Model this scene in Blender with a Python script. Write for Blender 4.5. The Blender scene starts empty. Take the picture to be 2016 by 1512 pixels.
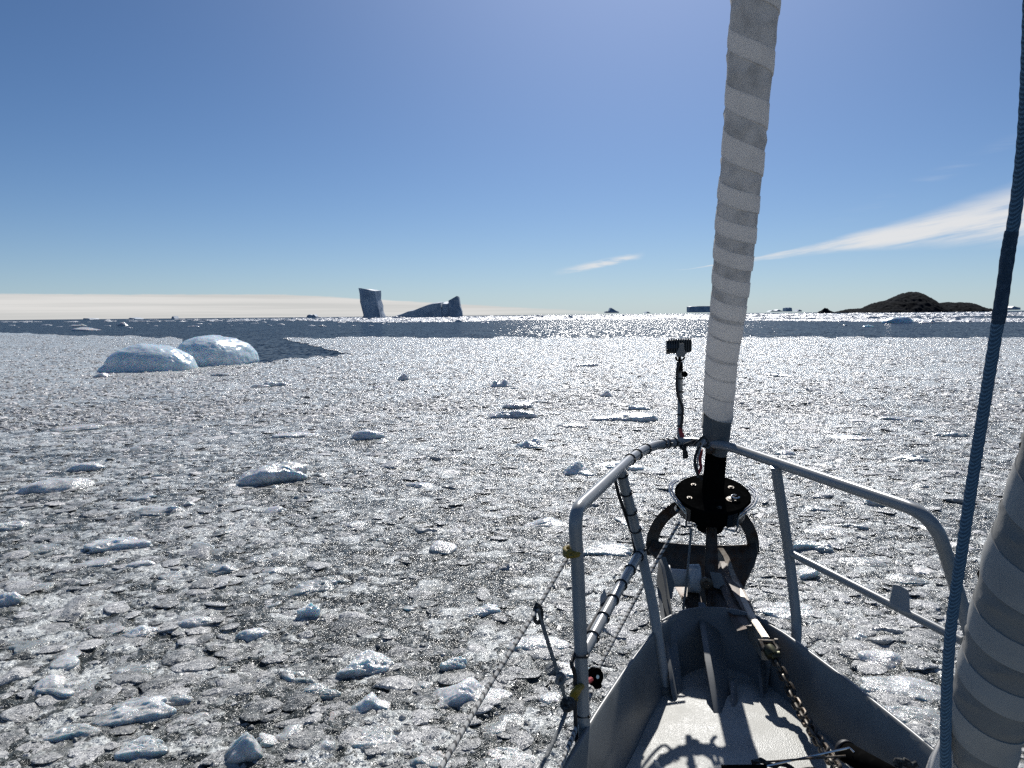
import bpy, bmesh, math, random
import numpy as np
from mathutils import Vector, Matrix, Quaternion

sc = bpy.context.scene
C = sc.collection
R = math.radians
rng = np.random.default_rng(7)
random.seed(7)

# ------------------------------------------------------------------ camera
EYE = 2.9                       # metres above the water
FPX = 1568.0                    # focal length in photo pixels (2016 wide)
PITCH = math.atan(135.5 / FPX)
ROLL = 0.0092
FWD = Vector((0, math.cos(PITCH), -math.sin(PITCH)))
UP0 = Vector((0, math.sin(PITCH), math.cos(PITCH)))
RT = Vector((1, 0, 0)) * math.cos(ROLL) - UP0 * math.sin(ROLL)
UPV = Vector((1, 0, 0)) * math.sin(ROLL) + UP0 * math.cos(ROLL)
EYEP = Vector((0, 0, EYE))
cd = bpy.data.cameras.new('camera')
cam = bpy.data.objects.new('camera', cd); C.objects.link(cam)
m = Matrix.Identity(4)
for i in range(3):
    m[i][0] = RT[i]; m[i][1] = UPV[i]; m[i][2] = -FWD[i]; m[i][3] = EYEP[i]
cam.matrix_world = m
cd.sensor_width = 36.0
cd.lens = 36.0 * FPX / 2016.0
cd.clip_start = 0.05; cd.clip_end = 60000
sc.camera = cam

# ------------------------------------------------------------------ light
SUN_EL, SUN_AZ = 37.0, 10.0      # degrees; azimuth to the right of +Y
EXPOSURE = 0.0
sl = bpy.data.lights.new('sun', 'SUN'); sl.energy = 5.0; sl.angle = R(0.53); sl.color = (1.0, 0.97, 0.925)
so = bpy.data.objects.new('sun', sl); C.objects.link(so)
sdir = Vector((math.sin(R(SUN_AZ)) * math.cos(R(SUN_EL)), math.cos(R(SUN_AZ)) * math.cos(R(SUN_EL)), math.sin(R(SUN_EL))))
so.rotation_euler = sdir.to_track_quat('Z', 'Y').to_euler()
so.location = sdir * 50

W = bpy.data.worlds.new('World'); sc.world = W; W.use_nodes = True
wn, wl = W.node_tree.nodes, W.node_tree.links
wn.clear()
def N(tree, kind, **kw):
    n = tree.nodes.new(kind)
    for k, v in kw.items(): setattr(n, k, v)
    return n
def wmath(op, a, b=None, clamp=False):
    n = N(W.node_tree, 'ShaderNodeMath', operation=op); n.use_clamp = clamp
    for i, v in enumerate((a, b)):
        if v is None: continue
        if isinstance(v, (int, float)): n.inputs[i].default_value = v
        else: wl.new(v, n.inputs[i])
    return n.outputs[0]
def wstep(v, a, b):              # smoothstep a..b (a > b reverses)
    n = N(W.node_tree, 'ShaderNodeMapRange', interpolation_type='SMOOTHSTEP')
    if not isinstance(v, (int, float)): wl.new(v, n.inputs[0])
    if a < b: n.inputs[1].default_value = a; n.inputs[2].default_value = b; n.inputs[3].default_value = 0; n.inputs[4].default_value = 1
    else: n.inputs[1].default_value = b; n.inputs[2].default_value = a; n.inputs[3].default_value = 1; n.inputs[4].default_value = 0
    return n.outputs[0]
sky = N(W.node_tree, 'ShaderNodeTexSky', sky_type='NISHITA')
sky.sun_disc = False; sky.sun_elevation = R(SUN_EL); sky.sun_rotation = R(SUN_AZ)
sky.altitude = 2600; sky.air_density = 1.0; sky.dust_density = 1.0; sky.ozone_density = 6.0
hs = N(W.node_tree, 'ShaderNodeHueSaturation'); hs.inputs['Saturation'].default_value = 1.04; hs.inputs['Value'].default_value = 0.98
wl.new(sky.outputs[0], hs.inputs['Color'])
tc = N(W.node_tree, 'ShaderNodeTexCoord')
sep = N(W.node_tree, 'ShaderNodeSeparateXYZ'); wl.new(tc.outputs['Generated'], sep.inputs[0])
az = wmath('MULTIPLY', wmath('ARCTAN2', sep.outputs[0], sep.outputs[1]), 57.2958)
el = wmath('MULTIPLY', wmath('ARCSINE', sep.outputs[2]), 57.2958)
def wnoise(sx, sy, scale, detail, off=0.0, rough=0.55):
    cb = N(W.node_tree, 'ShaderNodeCombineXYZ')
    wl.new(wmath('MULTIPLY', az, sx), cb.inputs[0]); wl.new(wmath('MULTIPLY', el, sy), cb.inputs[1]); cb.inputs[2].default_value = off
    n = N(W.node_tree, 'ShaderNodeTexNoise'); n.inputs['Scale'].default_value = scale; n.inputs['Detail'].default_value = detail
    n.inputs['Roughness'].default_value = rough
    wl.new(cb.outputs[0], n.inputs['Vector']); return n.outputs['Fac']
def wmix(fac, a, b):
    n = N(W.node_tree, 'ShaderNodeMix', data_type='RGBA'); n.clamp_factor = True
    wl.new(fac, n.inputs[0])
    for i, v in ((6, a), (7, b)):
        if isinstance(v, tuple): n.inputs[i].default_value = v
        else: wl.new(v, n.inputs[i])
    return n.outputs[2]
def azel(px, py):
    d = FWD * FPX + RT * (px - 1008) - UPV * (py - 756); d.normalize()
    return math.degrees(math.atan2(d.x, d.y)), math.degrees(math.asin(d.z))
# low bank of cloud along the left horizon, a long streak on the right, a small wisp
n1 = wnoise(0.45, 2.4, 1.0, 7, 3.1, 0.65)
top = wmath('MINIMUM', wmath('ADD', wmath('MULTIPLY', wmath('SUBTRACT', 3.0, az), 0.062), 0.40), 1.57)
dtop = wmath('ADD', wmath('SUBTRACT', el, top), wmath('MULTIPLY', wmath('SUBTRACT', n1, 0.5), 0.22))
bank = wmath('MULTIPLY', wstep(dtop, 0.05, -0.07), wstep(az, 12.0, -4.0))
band = wnoise(0.05, 3.0, 1.0, 3, 8.0)
n2 = wnoise(0.16, 0.9, 1.0, 6, 5.7, 0.6)
n3 = wnoise(0.5, 3.0, 1.0, 5, 1.7, 0.6)
def wfib(ang, sx, sy, off):
    ca, sa = math.cos(R(ang)), math.sin(R(ang))
    u_ = wmath('ADD', wmath('MULTIPLY', az, ca * sx), wmath('MULTIPLY', el, sa * sx)); v_ = wmath('ADD', wmath('MULTIPLY', az, -sa * sy), wmath('MULTIPLY', el, ca * sy))
    cb = N(W.node_tree, 'ShaderNodeCombineXYZ'); wl.new(u_, cb.inputs[0]); wl.new(v_, cb.inputs[1]); cb.inputs[2].default_value = off
    n = N(W.node_tree, 'ShaderNodeTexNoise'); n.inputs['Scale'].default_value = 1; n.inputs['Detail'].default_value = 7; n.inputs['Roughness'].default_value = 0.62
    wl.new(cb.outputs[0], n.inputs['Vector']); return n.outputs['Fac']
fib = wfib(9, 0.13, 1.5, 4.4)
a0 = wmath('MAXIMUM', wmath('SUBTRACT', az, 12.3), 0.0)
cen = wmath('ADD', wmath('MULTIPLY', a0, 0.137), 3.05)
half = wmath('MINIMUM', wmath('ADD', wmath('MULTIPLY', wmath('POWER', a0, 2.0), 0.0043), 0.04), 2.6)
q = wmath('DIVIDE', wmath('ABSOLUTE', wmath('ADD', wmath('SUBTRACT', el, cen), wmath('MULTIPLY', wmath('SUBTRACT', n2, 0.5), 0.5))), half)
streak = wmath('MULTIPLY', wmath('MULTIPLY', wstep(q, 1.3, 0.3), wstep(az, 11.0, 15.0)), wstep(fib, 0.20, 0.58))
streak = wmath('MULTIPLY', streak, wstep(az, 75.0, 50.0))
cw = wmath('ADD', wmath('MULTIPLY', wmath('SUBTRACT', az, 2.9), 0.19), 2.92)
qw = wmath('ABSOLUTE', wmath('ADD', wmath('SUBTRACT', el, cw), wmath('MULTIPLY', wmath('SUBTRACT', n3, 0.5), 0.5)))
wisp = wmath('MULTIPLY', wmath('MULTIPLY', wstep(qw, 0.34, 0.05), wmath('MULTIPLY', wstep(az, 2.6, 6.0), wstep(az, 9.6, 8.0))), wstep(n3, 0.25, 0.6))
n4 = wnoise(0.12, 1.6, 1.0, 5, 12.0, 0.6)
c4 = wmath('ABSOLUTE', wmath('SUBTRACT', wmath('SUBTRACT', el, wmath('MULTIPLY', az, 0.42)), -3.3))
cirr = wmath('MULTIPLY', wmath('MULTIPLY', wstep(c4, 0.7, 0.0), wstep(n4, 0.45, 0.8)), wmath('MULTIPLY', wmath('MULTIPLY', wstep(az, 16.0, 26.0), wstep(az, 50.0, 34.0)), 0.12))
cov = wmath('MAXIMUM', wmath('MAXIMUM', wmath('MULTIPLY', streak, 0.86), wmath('MULTIPLY', wisp, 0.75)), cirr)
CLOUD_A, CLOUD_B = (10.8, 10.5, 10.2, 1), (11.8, 11.6, 11.4, 1)
bankcol = wmix(wstep(band, 0.35, 0.65), (8.8, 8.7, 8.5, 1), CLOUD_A)
dt = N(W.node_tree, 'ShaderNodeVectorMath', operation='DOT_PRODUCT'); wl.new(tc.outputs['Generated'], dt.inputs[0]); dt.inputs[1].default_value = sdir
aur = wmath('MULTIPLY', wmath('POWER', wmath('MAXIMUM', dt.outputs['Value'], 0.0), 15.0), 1.0)
def wadd(a, col, f):
    v = N(W.node_tree, 'ShaderNodeVectorMath', operation='SCALE'); v.inputs[0].default_value = col; wl.new(f, v.inputs['Scale'])
    w = N(W.node_tree, 'ShaderNodeVectorMath', operation='ADD'); wl.new(a, w.inputs[0]); wl.new(v.outputs[0], w.inputs[1]); return w.outputs[0]
skyc = wadd(hs.outputs[0], (3.9, 4.2, 5.4), aur)
hz_ = wmath('POWER', 2.718, wmath('MULTIPLY', wmath('MAXIMUM', el, 0.0), -0.30))
skyc = wmix(wmath('MULTIPLY', hz_, 0.62), skyc, (6.2, 7.9, 9.0, 1))
c = wmix(wmath('MULTIPLY', bank, 0.92), skyc, bankcol)
c = wmix(cov, c, CLOUD_B)
bg = N(W.node_tree, 'ShaderNodeBackground'); bg.inputs['Strength'].default_value = 0.07
wl.new(c, bg.inputs['Color'])
wo = N(W.node_tree, 'ShaderNodeOutputWorld'); wl.new(bg.outputs[0], wo.inputs['Surface'])

vs = sc.view_settings
vs.view_transform = 'Standard'; vs.look = 'None'; vs.gamma = 1.0; vs.exposure = EXPOSURE
vs.use_curve_mapping = False
sc.cycles.max_bounces = 6; sc.cycles.diffuse_bounces = 3; sc.cycles.glossy_bounces = 3
sc.cycles.transmission_bounces = 3; sc.cycles.caustics_reflective = False; sc.cycles.caustics_refractive = False
sc.cycles.use_denoising = False

# ------------------------------------------------------------------ projection helpers
def ray(px, py):
    d = FWD * FPX + RT * (px - 1008) - UPV * (py - 756)
    return d.normalized()
def P(px, py, Y):                # the point seen at a pixel, Y metres ahead
    d = ray(px, py); return EYEP + d * (Y / d.y)
def PZ(px, py, z):               # the point seen at a pixel, at height z
    d = ray(px, py); return EYEP + d * ((z - EYE) / d.z)
def raynp(px, py):
    f = np.array(FWD); r = np.array(RT); u = np.array(UPV)
    return f * FPX + (np.asarray(px, float)[..., None] - 1008) * r - (np.asarray(py, float)[..., None] - 756) * u
def PZnp(px, py, z=0.0):
    d = raynp(px, py); return d * ((z - EYE) / d[..., 2:3]) + np.array(EYEP)
def projnp(p):
    v = p - np.array(EYEP); w = v @ np.array(FWD)
    return 1008 + FPX * (v @ np.array(RT)) / w, 756 - FPX * (v @ np.array(UPV)) / w, w
def m2px(p):                     # photo pixels per metre at a point
    return FPX / ((p - EYEP).dot(FWD))
NOSE = PZ(1390, 872, EYE - 0.47)
HD = Vector((math.sin(R(7.4)), math.cos(R(7.4)), 0)); SD = Vector((HD.y, -HD.x, 0))
def BF(s, t, z):                 # boat frame: s metres aft of the pulpit's nose, t to the right, z height
    p = NOSE - HD * s + SD * t; p.z = z; return p

# ------------------------------------------------------------------ numpy noise
_perm = np.random.default_rng(3).permutation(256); _perm = np.concatenate([_perm, _perm, _perm])
_val = np.random.default_rng(4).random(256) * 2 - 1
def vnoise(p):
    p = np.asarray(p, float); i = np.floor(p).astype(int); f = p - i; f = f * f * f * (f * (f * 6 - 15) + 10)
    i &= 255; out = 0
    for dx in (0, 1):
        wx = f[..., 0] if dx else 1 - f[..., 0]
        for dy in (0, 1):
            wy = f[..., 1] if dy else 1 - f[..., 1]
            for dz in (0, 1):
                wz = f[..., 2] if dz else 1 - f[..., 2]
                h = _val[_perm[_perm[_perm[(i[..., 0] + dx) & 255] + ((i[..., 1] + dy) & 255)] + ((i[..., 2] + dz) & 255)]]
                out = out + wx * wy * wz * h
    return out
def fbm(p, octv=4, gain=0.5, ridge=False):
    a, s, o = 1.0, 0.0, 0
    p = np.asarray(p, float)
    for k in range(octv):
        n = vnoise(p * 2 ** k + 17.3 * k)
        if ridge: n = 1 - 2 * np.abs(n)
        o = o + a * n; s += a; a *= gain
    return o / s

# ------------------------------------------------------------------ object helpers
def tag(o, label=None, cat=None, group=None, kind=None):
    for k, v in (('label', label), ('category', cat), ('group', group), ('kind', kind)):
        if v: o[k] = v
    return o
def link(name, me, mats, parent=None):
    o = bpy.data.objects.new(name, me); C.objects.link(o)
    if mats is not None and len(me.materials) == 0:
        for mm in (mats if isinstance(mats, (list, tuple)) else [mats]): me.materials.append(mm)
    if parent: o.parent = parent; o.matrix_parent_inverse = Matrix.Translation(-parent.location)
    return o
def empty(name, loc, label, cat, group=None):
    o = bpy.data.objects.new(name, None); o.location = loc; C.objects.link(o); o.empty_display_size = 0.1
    return tag(o, label, cat, group)
def mesh_from(name, v, f, smooth=True):
    me = bpy.data.meshes.new(name); v = np.asarray(v, np.float32)
    if isinstance(f, np.ndarray):
        k = f.shape[1]
        me.vertices.add(len(v)); me.vertices.foreach_set('co', v.ravel())
        me.loops.add(f.size); me.loops.foreach_set('vertex_index', f.astype(np.int32).ravel())
        me.polygons.add(len(f)); me.polygons.foreach_set('loop_start', np.arange(0, f.size, k, dtype=np.int32))
        me.polygons.foreach_set('use_smooth', np.full(len(f), smooth)); me.update(calc_edges=True)
    else:
        me.from_pydata([tuple(map(float, q)) for q in v], [], f)
        me.polygons.foreach_set('use_smooth', [smooth] * len(me.polygons)); me.update()
    return me
class MB:
    def __init__(s): s.v = []; s.f = []; s.mi = []
    def add(s, v, f, mi=0):
        b = len(s.v); s.v += [Vector(q) for q in v]; s.f += [tuple(b + i for i in q) for q in f]; s.mi += [mi] * len(f)
    def tube(s, pts, r, n=12, cap=True, mi=0, closed=False):
        pts = [Vector(p) for p in pts]
        rr = r if isinstance(r, (list, tuple)) else [r] * len(pts)
        L = len(pts); up = None; rings = []
        for i, p in enumerate(pts):
            a = pts[(i - 1) % L] if (closed or i > 0) else p
            b = pts[(i + 1) % L] if (closed or i < L - 1) else p
            t = (b - a).normalized()
            if up is None:
                up = Vector((0, 0, 1)) if abs(t.z) < 0.9 else Vector((1, 0, 0))
            e1 = (up - t * up.dot(t)).normalized(); up = e1; e2 = t.cross(e1)
            rings.append([p + (e1 * math.cos(2 * math.pi * k / n) + e2 * math.sin(2 * math.pi * k / n)) * rr[i] for k in range(n)])
        v = [q for ring in rings for q in ring]; f = []
        for i in range(L if closed else L - 1):
            j = (i + 1) % L
            for k in range(n):
                f.append((i * n + k, i * n + (k + 1) % n, j * n + (k + 1) % n, j * n + k))
        if cap and not closed:
            f.append(tuple(range(n - 1, -1, -1))); f.append(tuple((L - 1) * n + k for k in range(n)))
        s.add(v, f, mi)
    def lathe(s, prof, o, ax, n=32, mi=0, cap=True):   # prof: (distance along the axis, radius)
        ax = Vector(ax).normalized(); e1 = ax.orthogonal().normalized(); e2 = ax.cross(e1); v = []; f = []
        for l, r in prof:
            v += [Vector(o) + ax * l + (e1 * math.cos(2 * math.pi * k / n) + e2 * math.sin(2 * math.pi * k / n)) * r for k in range(n)]
        for i in range(len(prof) - 1):
            for k in range(n):
                f.append((i * n + k, i * n + (k + 1) % n, (i + 1) * n + (k + 1) % n, (i + 1) * n + k))
        if cap:
            f.append(tuple(range(n - 1, -1, -1))); f.append(tuple((len(prof) - 1) * n + k for k in range(n)))
        s.add(v, f, mi)
    def plate(s, pts, th, mi=0):     # 3-D polygon given a thickness vector
        pts = [Vector(p) for p in pts]; th = Vector(th); n = len(pts)
        v = [p - th / 2 for p in pts] + [p + th / 2 for p in pts]
        f = [tuple(range(n - 1, -1, -1)), tuple(range(n, 2 * n))] + [(i, (i + 1) % n, n + (i + 1) % n, n + i) for i in range(n)]
        s.add(v, f, mi)
    def box(s, c, dx, dy, dz, mi=0):  # half-extent vectors
        c = Vector(c); v = [c + dx * a + dy * b + dz * d for d in (-1, 1) for b in (-1, 1) for a in (-1, 1)]
        s.add(v, [(0, 2, 3, 1), (4, 5, 7, 6), (0, 1, 5, 4), (2, 6, 7, 3), (0, 4, 6, 2), (1, 3, 7, 5)], mi)
    def build(s, name, mats, parent=None, smooth=True, bevel=0.0, sharp=35):
        me = bpy.data.meshes.new(name); me.from_pydata([tuple(q) for q in s.v], [], s.f)
        bm = bmesh.new(); bm.from_mesh(me)
        for i, f in enumerate(bm.faces): f.material_index = s.mi[i]
        bmesh.ops.recalc_face_normals(bm, faces=bm.faces)
        if bevel:
            ed = [e for e in bm.edges if e.is_manifold and e.calc_face_angle(0) > R(30)]
            bmesh.ops.bevel(bm, geom=ed, offset=bevel, segments=2, affect='EDGES', clamp_overlap=True)
        bm.to_mesh(me); bm.free()
        me.polygons.foreach_set('use_smooth', [smooth] * len(me.polygons))
        if smooth: me.set_sharp_from_angle(angle=R(sharp))
        me.update()
        return link(name, me, mats, parent)
def arc(pts, k=6):               # smooth Catmull-Rom through points
    pts = [Vector(p) for p in pts]; q = [pts[0] * 2 - pts[1]] + pts + [pts[-1] * 2 - pts[-2]]; out = []
    for i in range(1, len(q) - 2):
        a, b, c_, d = q[i - 1], q[i], q[i + 1], q[i + 2]
        for j in range(k):
            t = j / k
            out.append(0.5 * ((2 * b) + (c_ - a) * t + (2 * a - 5 * b + 4 * c_ - d) * t * t + (3 * b - a - 3 * c_ + d) * t ** 3))
    out.append(pts[-1]); return out
def rounded(pts, rad, k=5):      # polyline with its corners rounded
    pts = [Vector(p) for p in pts]; out = [pts[0]]
    for i in range(1, len(pts) - 1):
        a, b, c_ = pts[i - 1], pts[i], pts[i + 1]
        u = (a - b); w = (c_ - b); r = min(rad, u.length * .45, w.length * .45)
        p0 = b + u.normalized() * r; p1 = b + w.normalized() * r
        for j in range(k + 1):
            t = j / k; out.append(p0 * (1 - t) ** 2 + b * 2 * t * (1 - t) + p1 * t * t)
    out.append(pts[-1]); return out

# ------------------------------------------------------------------ materials
def mat(name, col, rough=0.5, metal=0.0, spec=0.5, noise=None, bump=None, coat=0.0):
    """noise = (scale, second colour, contrast lo, hi); bump = (scale, strength, distance)"""
    M = bpy.data.materials.new(name); M.use_nodes = True; t = M.node_tree; b = t.nodes['Principled BSDF']
    b.inputs['Base Color'].default_value = (*col, 1); b.inputs['Roughness'].default_value = rough
    b.inputs['Metallic'].default_value = metal; b.inputs['Specular IOR Level'].default_value = spec
    b.inputs['Coat Weight'].default_value = coat
    g = N(t, 'ShaderNodeTexCoord')
    if noise:
        n = N(t, 'ShaderNodeTexNoise'); n.inputs['Scale'].default_value = noise[0]; n.inputs['Detail'].default_value = 6
        t.links.new(g.outputs['Object'], n.inputs['Vector'])
        r_ = N(t, 'ShaderNodeMapRange'); r_.inputs[1].default_value = noise[2]; r_.inputs[2].default_value = noise[3]
        t.links.new(n.outputs['Fac'], r_.inputs[0])
        x = N(t, 'ShaderNodeMix', data_type='RGBA'); x.inputs[6].default_value = (*col, 1); x.inputs[7].default_value = (*noise[1], 1)
        t.links.new(r_.outputs[0], x.inputs[0]); t.links.new(x.outputs[2], b.inputs['Base Color'])
    if bump:
        n = N(t, 'ShaderNodeTexNoise'); n.inputs['Scale'].default_value = bump[0]; n.inputs['Detail'].default_value = 5
        t.links.new(g.outputs['Object'], n.inputs['Vector'])
        bb = N(t, 'ShaderNodeBump'); bb.inputs['Strength'].default_value = bump[1]; bb.inputs['Distance'].default_value = bump[2]
        t.links.new(n.outputs['Fac'], bb.inputs['Height']); t.links.new(bb.outputs[0], b.inputs['Normal'])
    return M

def glint_ice(name, dark, pale, lo, hi, nscale, cells, tilt, rough, use_random=0.0, spec=0.5, patch=0.0, sss=0.0, sss_scale=0.3, attr=None, wet=None, cellsub=False, bumpy=0.6):
    """wet ice: noise between two ice colours; crystal cells, each with its own facing, give the glitter"""
    M = bpy.data.materials.new(name); M.use_nodes = True; t = M.node_tree; L = t.links; b = t.nodes['Principled BSDF']
    geo = N(t, 'ShaderNodeNewGeometry')
    n = N(t, 'ShaderNodeTexNoise'); n.inputs['Scale'].default_value = nscale; n.inputs['Detail'].default_value = 9; n.inputs['Roughness'].default_value = 0.68
    L.new(geo.outputs['Position'], n.inputs['Vector'])
    fac = n.outputs['Fac']
    def mth(op, a, b_):
        k = N(t, 'ShaderNodeMath', operation=op)
        for i, v in enumerate((a, b_)):
            if isinstance(v, (int, float)): k.inputs[i].default_value = v
            else: L.new(v, k.inputs[i])
        return k.outputs[0]
    if use_random:
        oi = N(t, 'ShaderNodeObjectInfo')
        fac = mth('ADD', fac, mth('MULTIPLY', mth('SUBTRACT', oi.outputs['Random'], 0.5), use_random))
    if patch:
        n5 = N(t, 'ShaderNodeTexNoise'); n5.inputs['Scale'].default_value = 0.35; n5.inputs['Detail'].default_value = 4
        L.new(geo.outputs['Position'], n5.inputs['Vector'])
        fac = mth('ADD', fac, mth('MULTIPLY', mth('SUBTRACT', n5.outputs['Fac'], 0.5), patch))
    if wet:
        sz_ = N(t, 'ShaderNodeSeparateXYZ'); L.new(geo.outputs['Position'], sz_.inputs[0])
        wr = N(t, 'ShaderNodeMapRange'); wr.inputs[1].default_value = wet[0]; wr.inputs[2].default_value = wet[1]; wr.inputs[3].default_value = -wet[2]; wr.inputs[4].default_value = wet[2] * .6
        L.new(sz_.outputs[2], wr.inputs[0]); fac = mth('ADD', fac, wr.outputs[0])
    if cellsub:
        nz = N(t, 'ShaderNodeTexNoise'); nz.inputs['Scale'].default_value = 5; nz.inputs['Detail'].default_value = 4; L.new(geo.outputs['Position'], nz.inputs['Vector'])
        v1 = N(t, 'ShaderNodeVectorMath', operation='SCALE'); v1.inputs['Scale'].default_value = 0.30; L.new(nz.outputs['Color'], v1.inputs[0])
        v2 = N(t, 'ShaderNodeVectorMath', operation='ADD'); L.new(v1.outputs[0], v2.inputs[0]); L.new(geo.outputs['Position'], v2.inputs[1])
        v3 = N(t, 'ShaderNodeVectorMath', operation='MULTIPLY'); v3.inputs[1].default_value = (1, 1.25, 0); L.new(v2.outputs[0], v3.inputs[0])
        for cs_, k_ in ((2.6, .30), (6.5, .22)):
            vv = N(t, 'ShaderNodeTexVoronoi', feature='F1'); vv.inputs['Scale'].default_value = cs_; L.new(v3.outputs[0], vv.inputs['Vector'])
            sc_ = N(t, 'ShaderNodeSeparateColor'); L.new(vv.outputs['Color'], sc_.inputs[0])
            dd_ = mth('SUBTRACT', mth('MULTIPLY', sc_.outputs[0], 0.75), vv.outputs['Distance'])
            mr = N(t, 'ShaderNodeMapRange'); mr.inputs[1].default_value = -0.12; mr.inputs[2].default_value = 0.14; mr.inputs[3].default_value = -.35 * k_; mr.inputs[4].default_value = k_; L.new(dd_, mr.inputs[0])
            fac = mth('ADD', fac, mr.outputs[0])
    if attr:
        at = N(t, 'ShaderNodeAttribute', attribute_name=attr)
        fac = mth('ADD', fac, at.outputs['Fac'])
    r_ = N(t, 'ShaderNodeMapRange'); r_.inputs[1].default_value = lo; r_.inputs[2].default_value = hi; L.new(fac, r_.inputs[0])
    x = N(t, 'ShaderNodeMix', data_type='RGBA'); x.inputs[6].default_value = (*dark, 1); x.inputs[7].default_value = (*pale, 1)
    L.new(r_.outputs[0], x.inputs[0]); L.new(x.outputs[2], b.inputs['Base Color'])
    b.inputs['Roughness'].default_value = rough; b.inputs['Specular IOR Level'].default_value = spec
    b.inputs['IOR'].default_value = 1.33; b.inputs['Subsurface Anisotropy'].default_value = 0.3
    if sss:
        b.inputs['Subsurface Weight'].default_value = sss; b.inputs['Subsurface Radius'].default_value = (0.25, 0.5, 0.7)
        b.inputs['Subsurface Scale'].default_value = sss_scale
    bb = N(t, 'ShaderNodeBump'); bb.inputs['Strength'].default_value = bumpy; bb.inputs['Distance'].default_value = 0.012
    n6 = N(t, 'ShaderNodeTexNoise'); n6.inputs['Scale'].default_value = 28; n6.inputs['Detail'].default_value = 6; n6.inputs['Roughness'].default_value = 0.7
    L.new(geo.outputs['Position'], n6.inputs['Vector']); L.new(n6.outputs['Fac'], bb.inputs['Height'])
    nrm = bb.outputs[0]
    for cs, tl in zip(cells, tilt):
        v = N(t, 'ShaderNodeTexVoronoi', feature='F1'); v.inputs['Scale'].default_value = cs; v.inputs['Randomness'].default_value = 1
        L.new(geo.outputs['Position'], v.inputs['Vector'])
        s1 = N(t, 'ShaderNodeVectorMath', operation='SUBTRACT'); s1.inputs[1].default_value = (.5, .5, .5); L.new(v.outputs['Color'], s1.inputs[0])
        s2 = N(t, 'ShaderNodeVectorMath', operation='SCALE'); s2.inputs['Scale'].default_value = tl; L.new(s1.outputs[0], s2.inputs[0])
        s3 = N(t, 'ShaderNodeVectorMath', operation='ADD'); L.new(nrm, s3.inputs[0]); L.new(s2.outputs[0], s3.inputs[1])
        nrm = s3.outputs[0]
    s4 = N(t, 'ShaderNodeVectorMath', operation='NORMALIZE'); L.new(nrm, s4.inputs[0]); L.new(s4.outputs[0], b.inputs['Normal'])
    return M

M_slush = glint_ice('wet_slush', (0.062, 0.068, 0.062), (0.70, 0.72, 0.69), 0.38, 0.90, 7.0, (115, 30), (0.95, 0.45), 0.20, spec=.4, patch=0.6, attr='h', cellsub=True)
M_brash = glint_ice('brash_ice', (0.15, 0.155, 0.146), (0.68, 0.67, 0.645), 0.24, 0.82, 14.0, (130, 36), (0.85, 0.4), 0.22, use_random=0.4, patch=0.35, spec=.4, wet=(0.035, 0.075, 0.12))
M_brashfar = glint_ice('glitter_pale_pack', (0.36, 0.35, 0.335), (0.90, 0.87, 0.83), 0.28, 0.74, 5.0, (60, 14), (0.8, 0.45), 0.30, use_random=0.55, patch=0.5, spec=.32)  # pale base carries distant glitter as well as drier, whiter pack
M_floe = glint_ice('floe_ice', (0.32, 0.335, 0.322), (0.76, 0.755, 0.74), 0.34, 0.66, 6.0, (150, 45), (0.45, 0.22), 0.20, bumpy=0.4, use_random=0.2, sss=0.45, sss_scale=0.16, wet=(0.04, 0.10, 0.16))
M_bergy = glint_ice('bergy_ice', (0.50, 0.62, 0.68), (0.74, 0.80, 0.83), 0.34, 0.70, 1.2, (40, 9), (0.12, 0.05), 0.27, sss=0.75, sss_scale=0.9, spec=.5, bumpy=0.12)
M_berg = glint_ice('iceberg_ice', (0.30, 0.36, 0.43), (0.58, 0.63, 0.68), 0.38, 0.62, 0.05, (4, 1.2), (0.06, 0.06), 0.5, bumpy=0.2)
M_farice = glint_ice('far_brash', (0.45, 0.47, 0.49), (0.78, 0.79, 0.79), 0.3, 0.7, 0.6, (9, 3), (0.8, 0.4), 0.3, use_random=0.3)

M_paint = mat('grey_enamel', (0.175, 0.182, 0.178), 0.38, 0, 0.45, (9, (0.125, 0.13, 0.127), 0.45, 0.8), (90, 0.05, 0.002))
M_tube = mat('grey_pulpit_paint', (0.34, 0.345, 0.335), 0.28, 0, 0.5, (20, (0.27, 0.275, 0.265), 0.5, 0.8))
M_black = mat('black_anodised', (0.005, 0.005, 0.005), 0.85, 0, 0.0, (60, (0.010, 0.010, 0.010), 0.5, 0.8))
M_rubber = mat('black_rubber', (0.012, 0.012, 0.013), 0.55)
M_steel = mat('stainless_steel', (0.55, 0.55, 0.54), 0.2, 1.0)
M_galv = mat('galvanised_steel', (0.11, 0.10, 0.085), 0.45, 0.7, 0.5, (90, (0.09, 0.065, 0.045), 0.42, 0.62), (160, 0.4, 0.001))
M_anchor = mat('rusty_anchor_steel', (0.085, 0.072, 0.060), 0.5, 0.3, 0.4, (30, (0.075, 0.038, 0.020), 0.48, 0.66), (120, 0.25, 0.001))
M_shank = mat('sanded_shank_steel', (0.44, 0.38, 0.30), 0.45, 0.3, 0.5, (40, (0.26, 0.19, 0.13), 0.5, 0.72), (120, 0.2, 0.001))
M_sail = mat('white_uv_strip', (0.86, 0.84, 0.81), 0.75, 0, 0.3, (14, (0.78, 0.765, 0.74), 0.4, 0.7), (120, 0.12, 0.002))
M_saild = mat('grey_sailcloth', (0.74, 0.72, 0.69), 0.8, 0, 0.3, (18, (0.50, 0.49, 0.47), 0.4, 0.7), (90, 0.2, 0.003))
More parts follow.
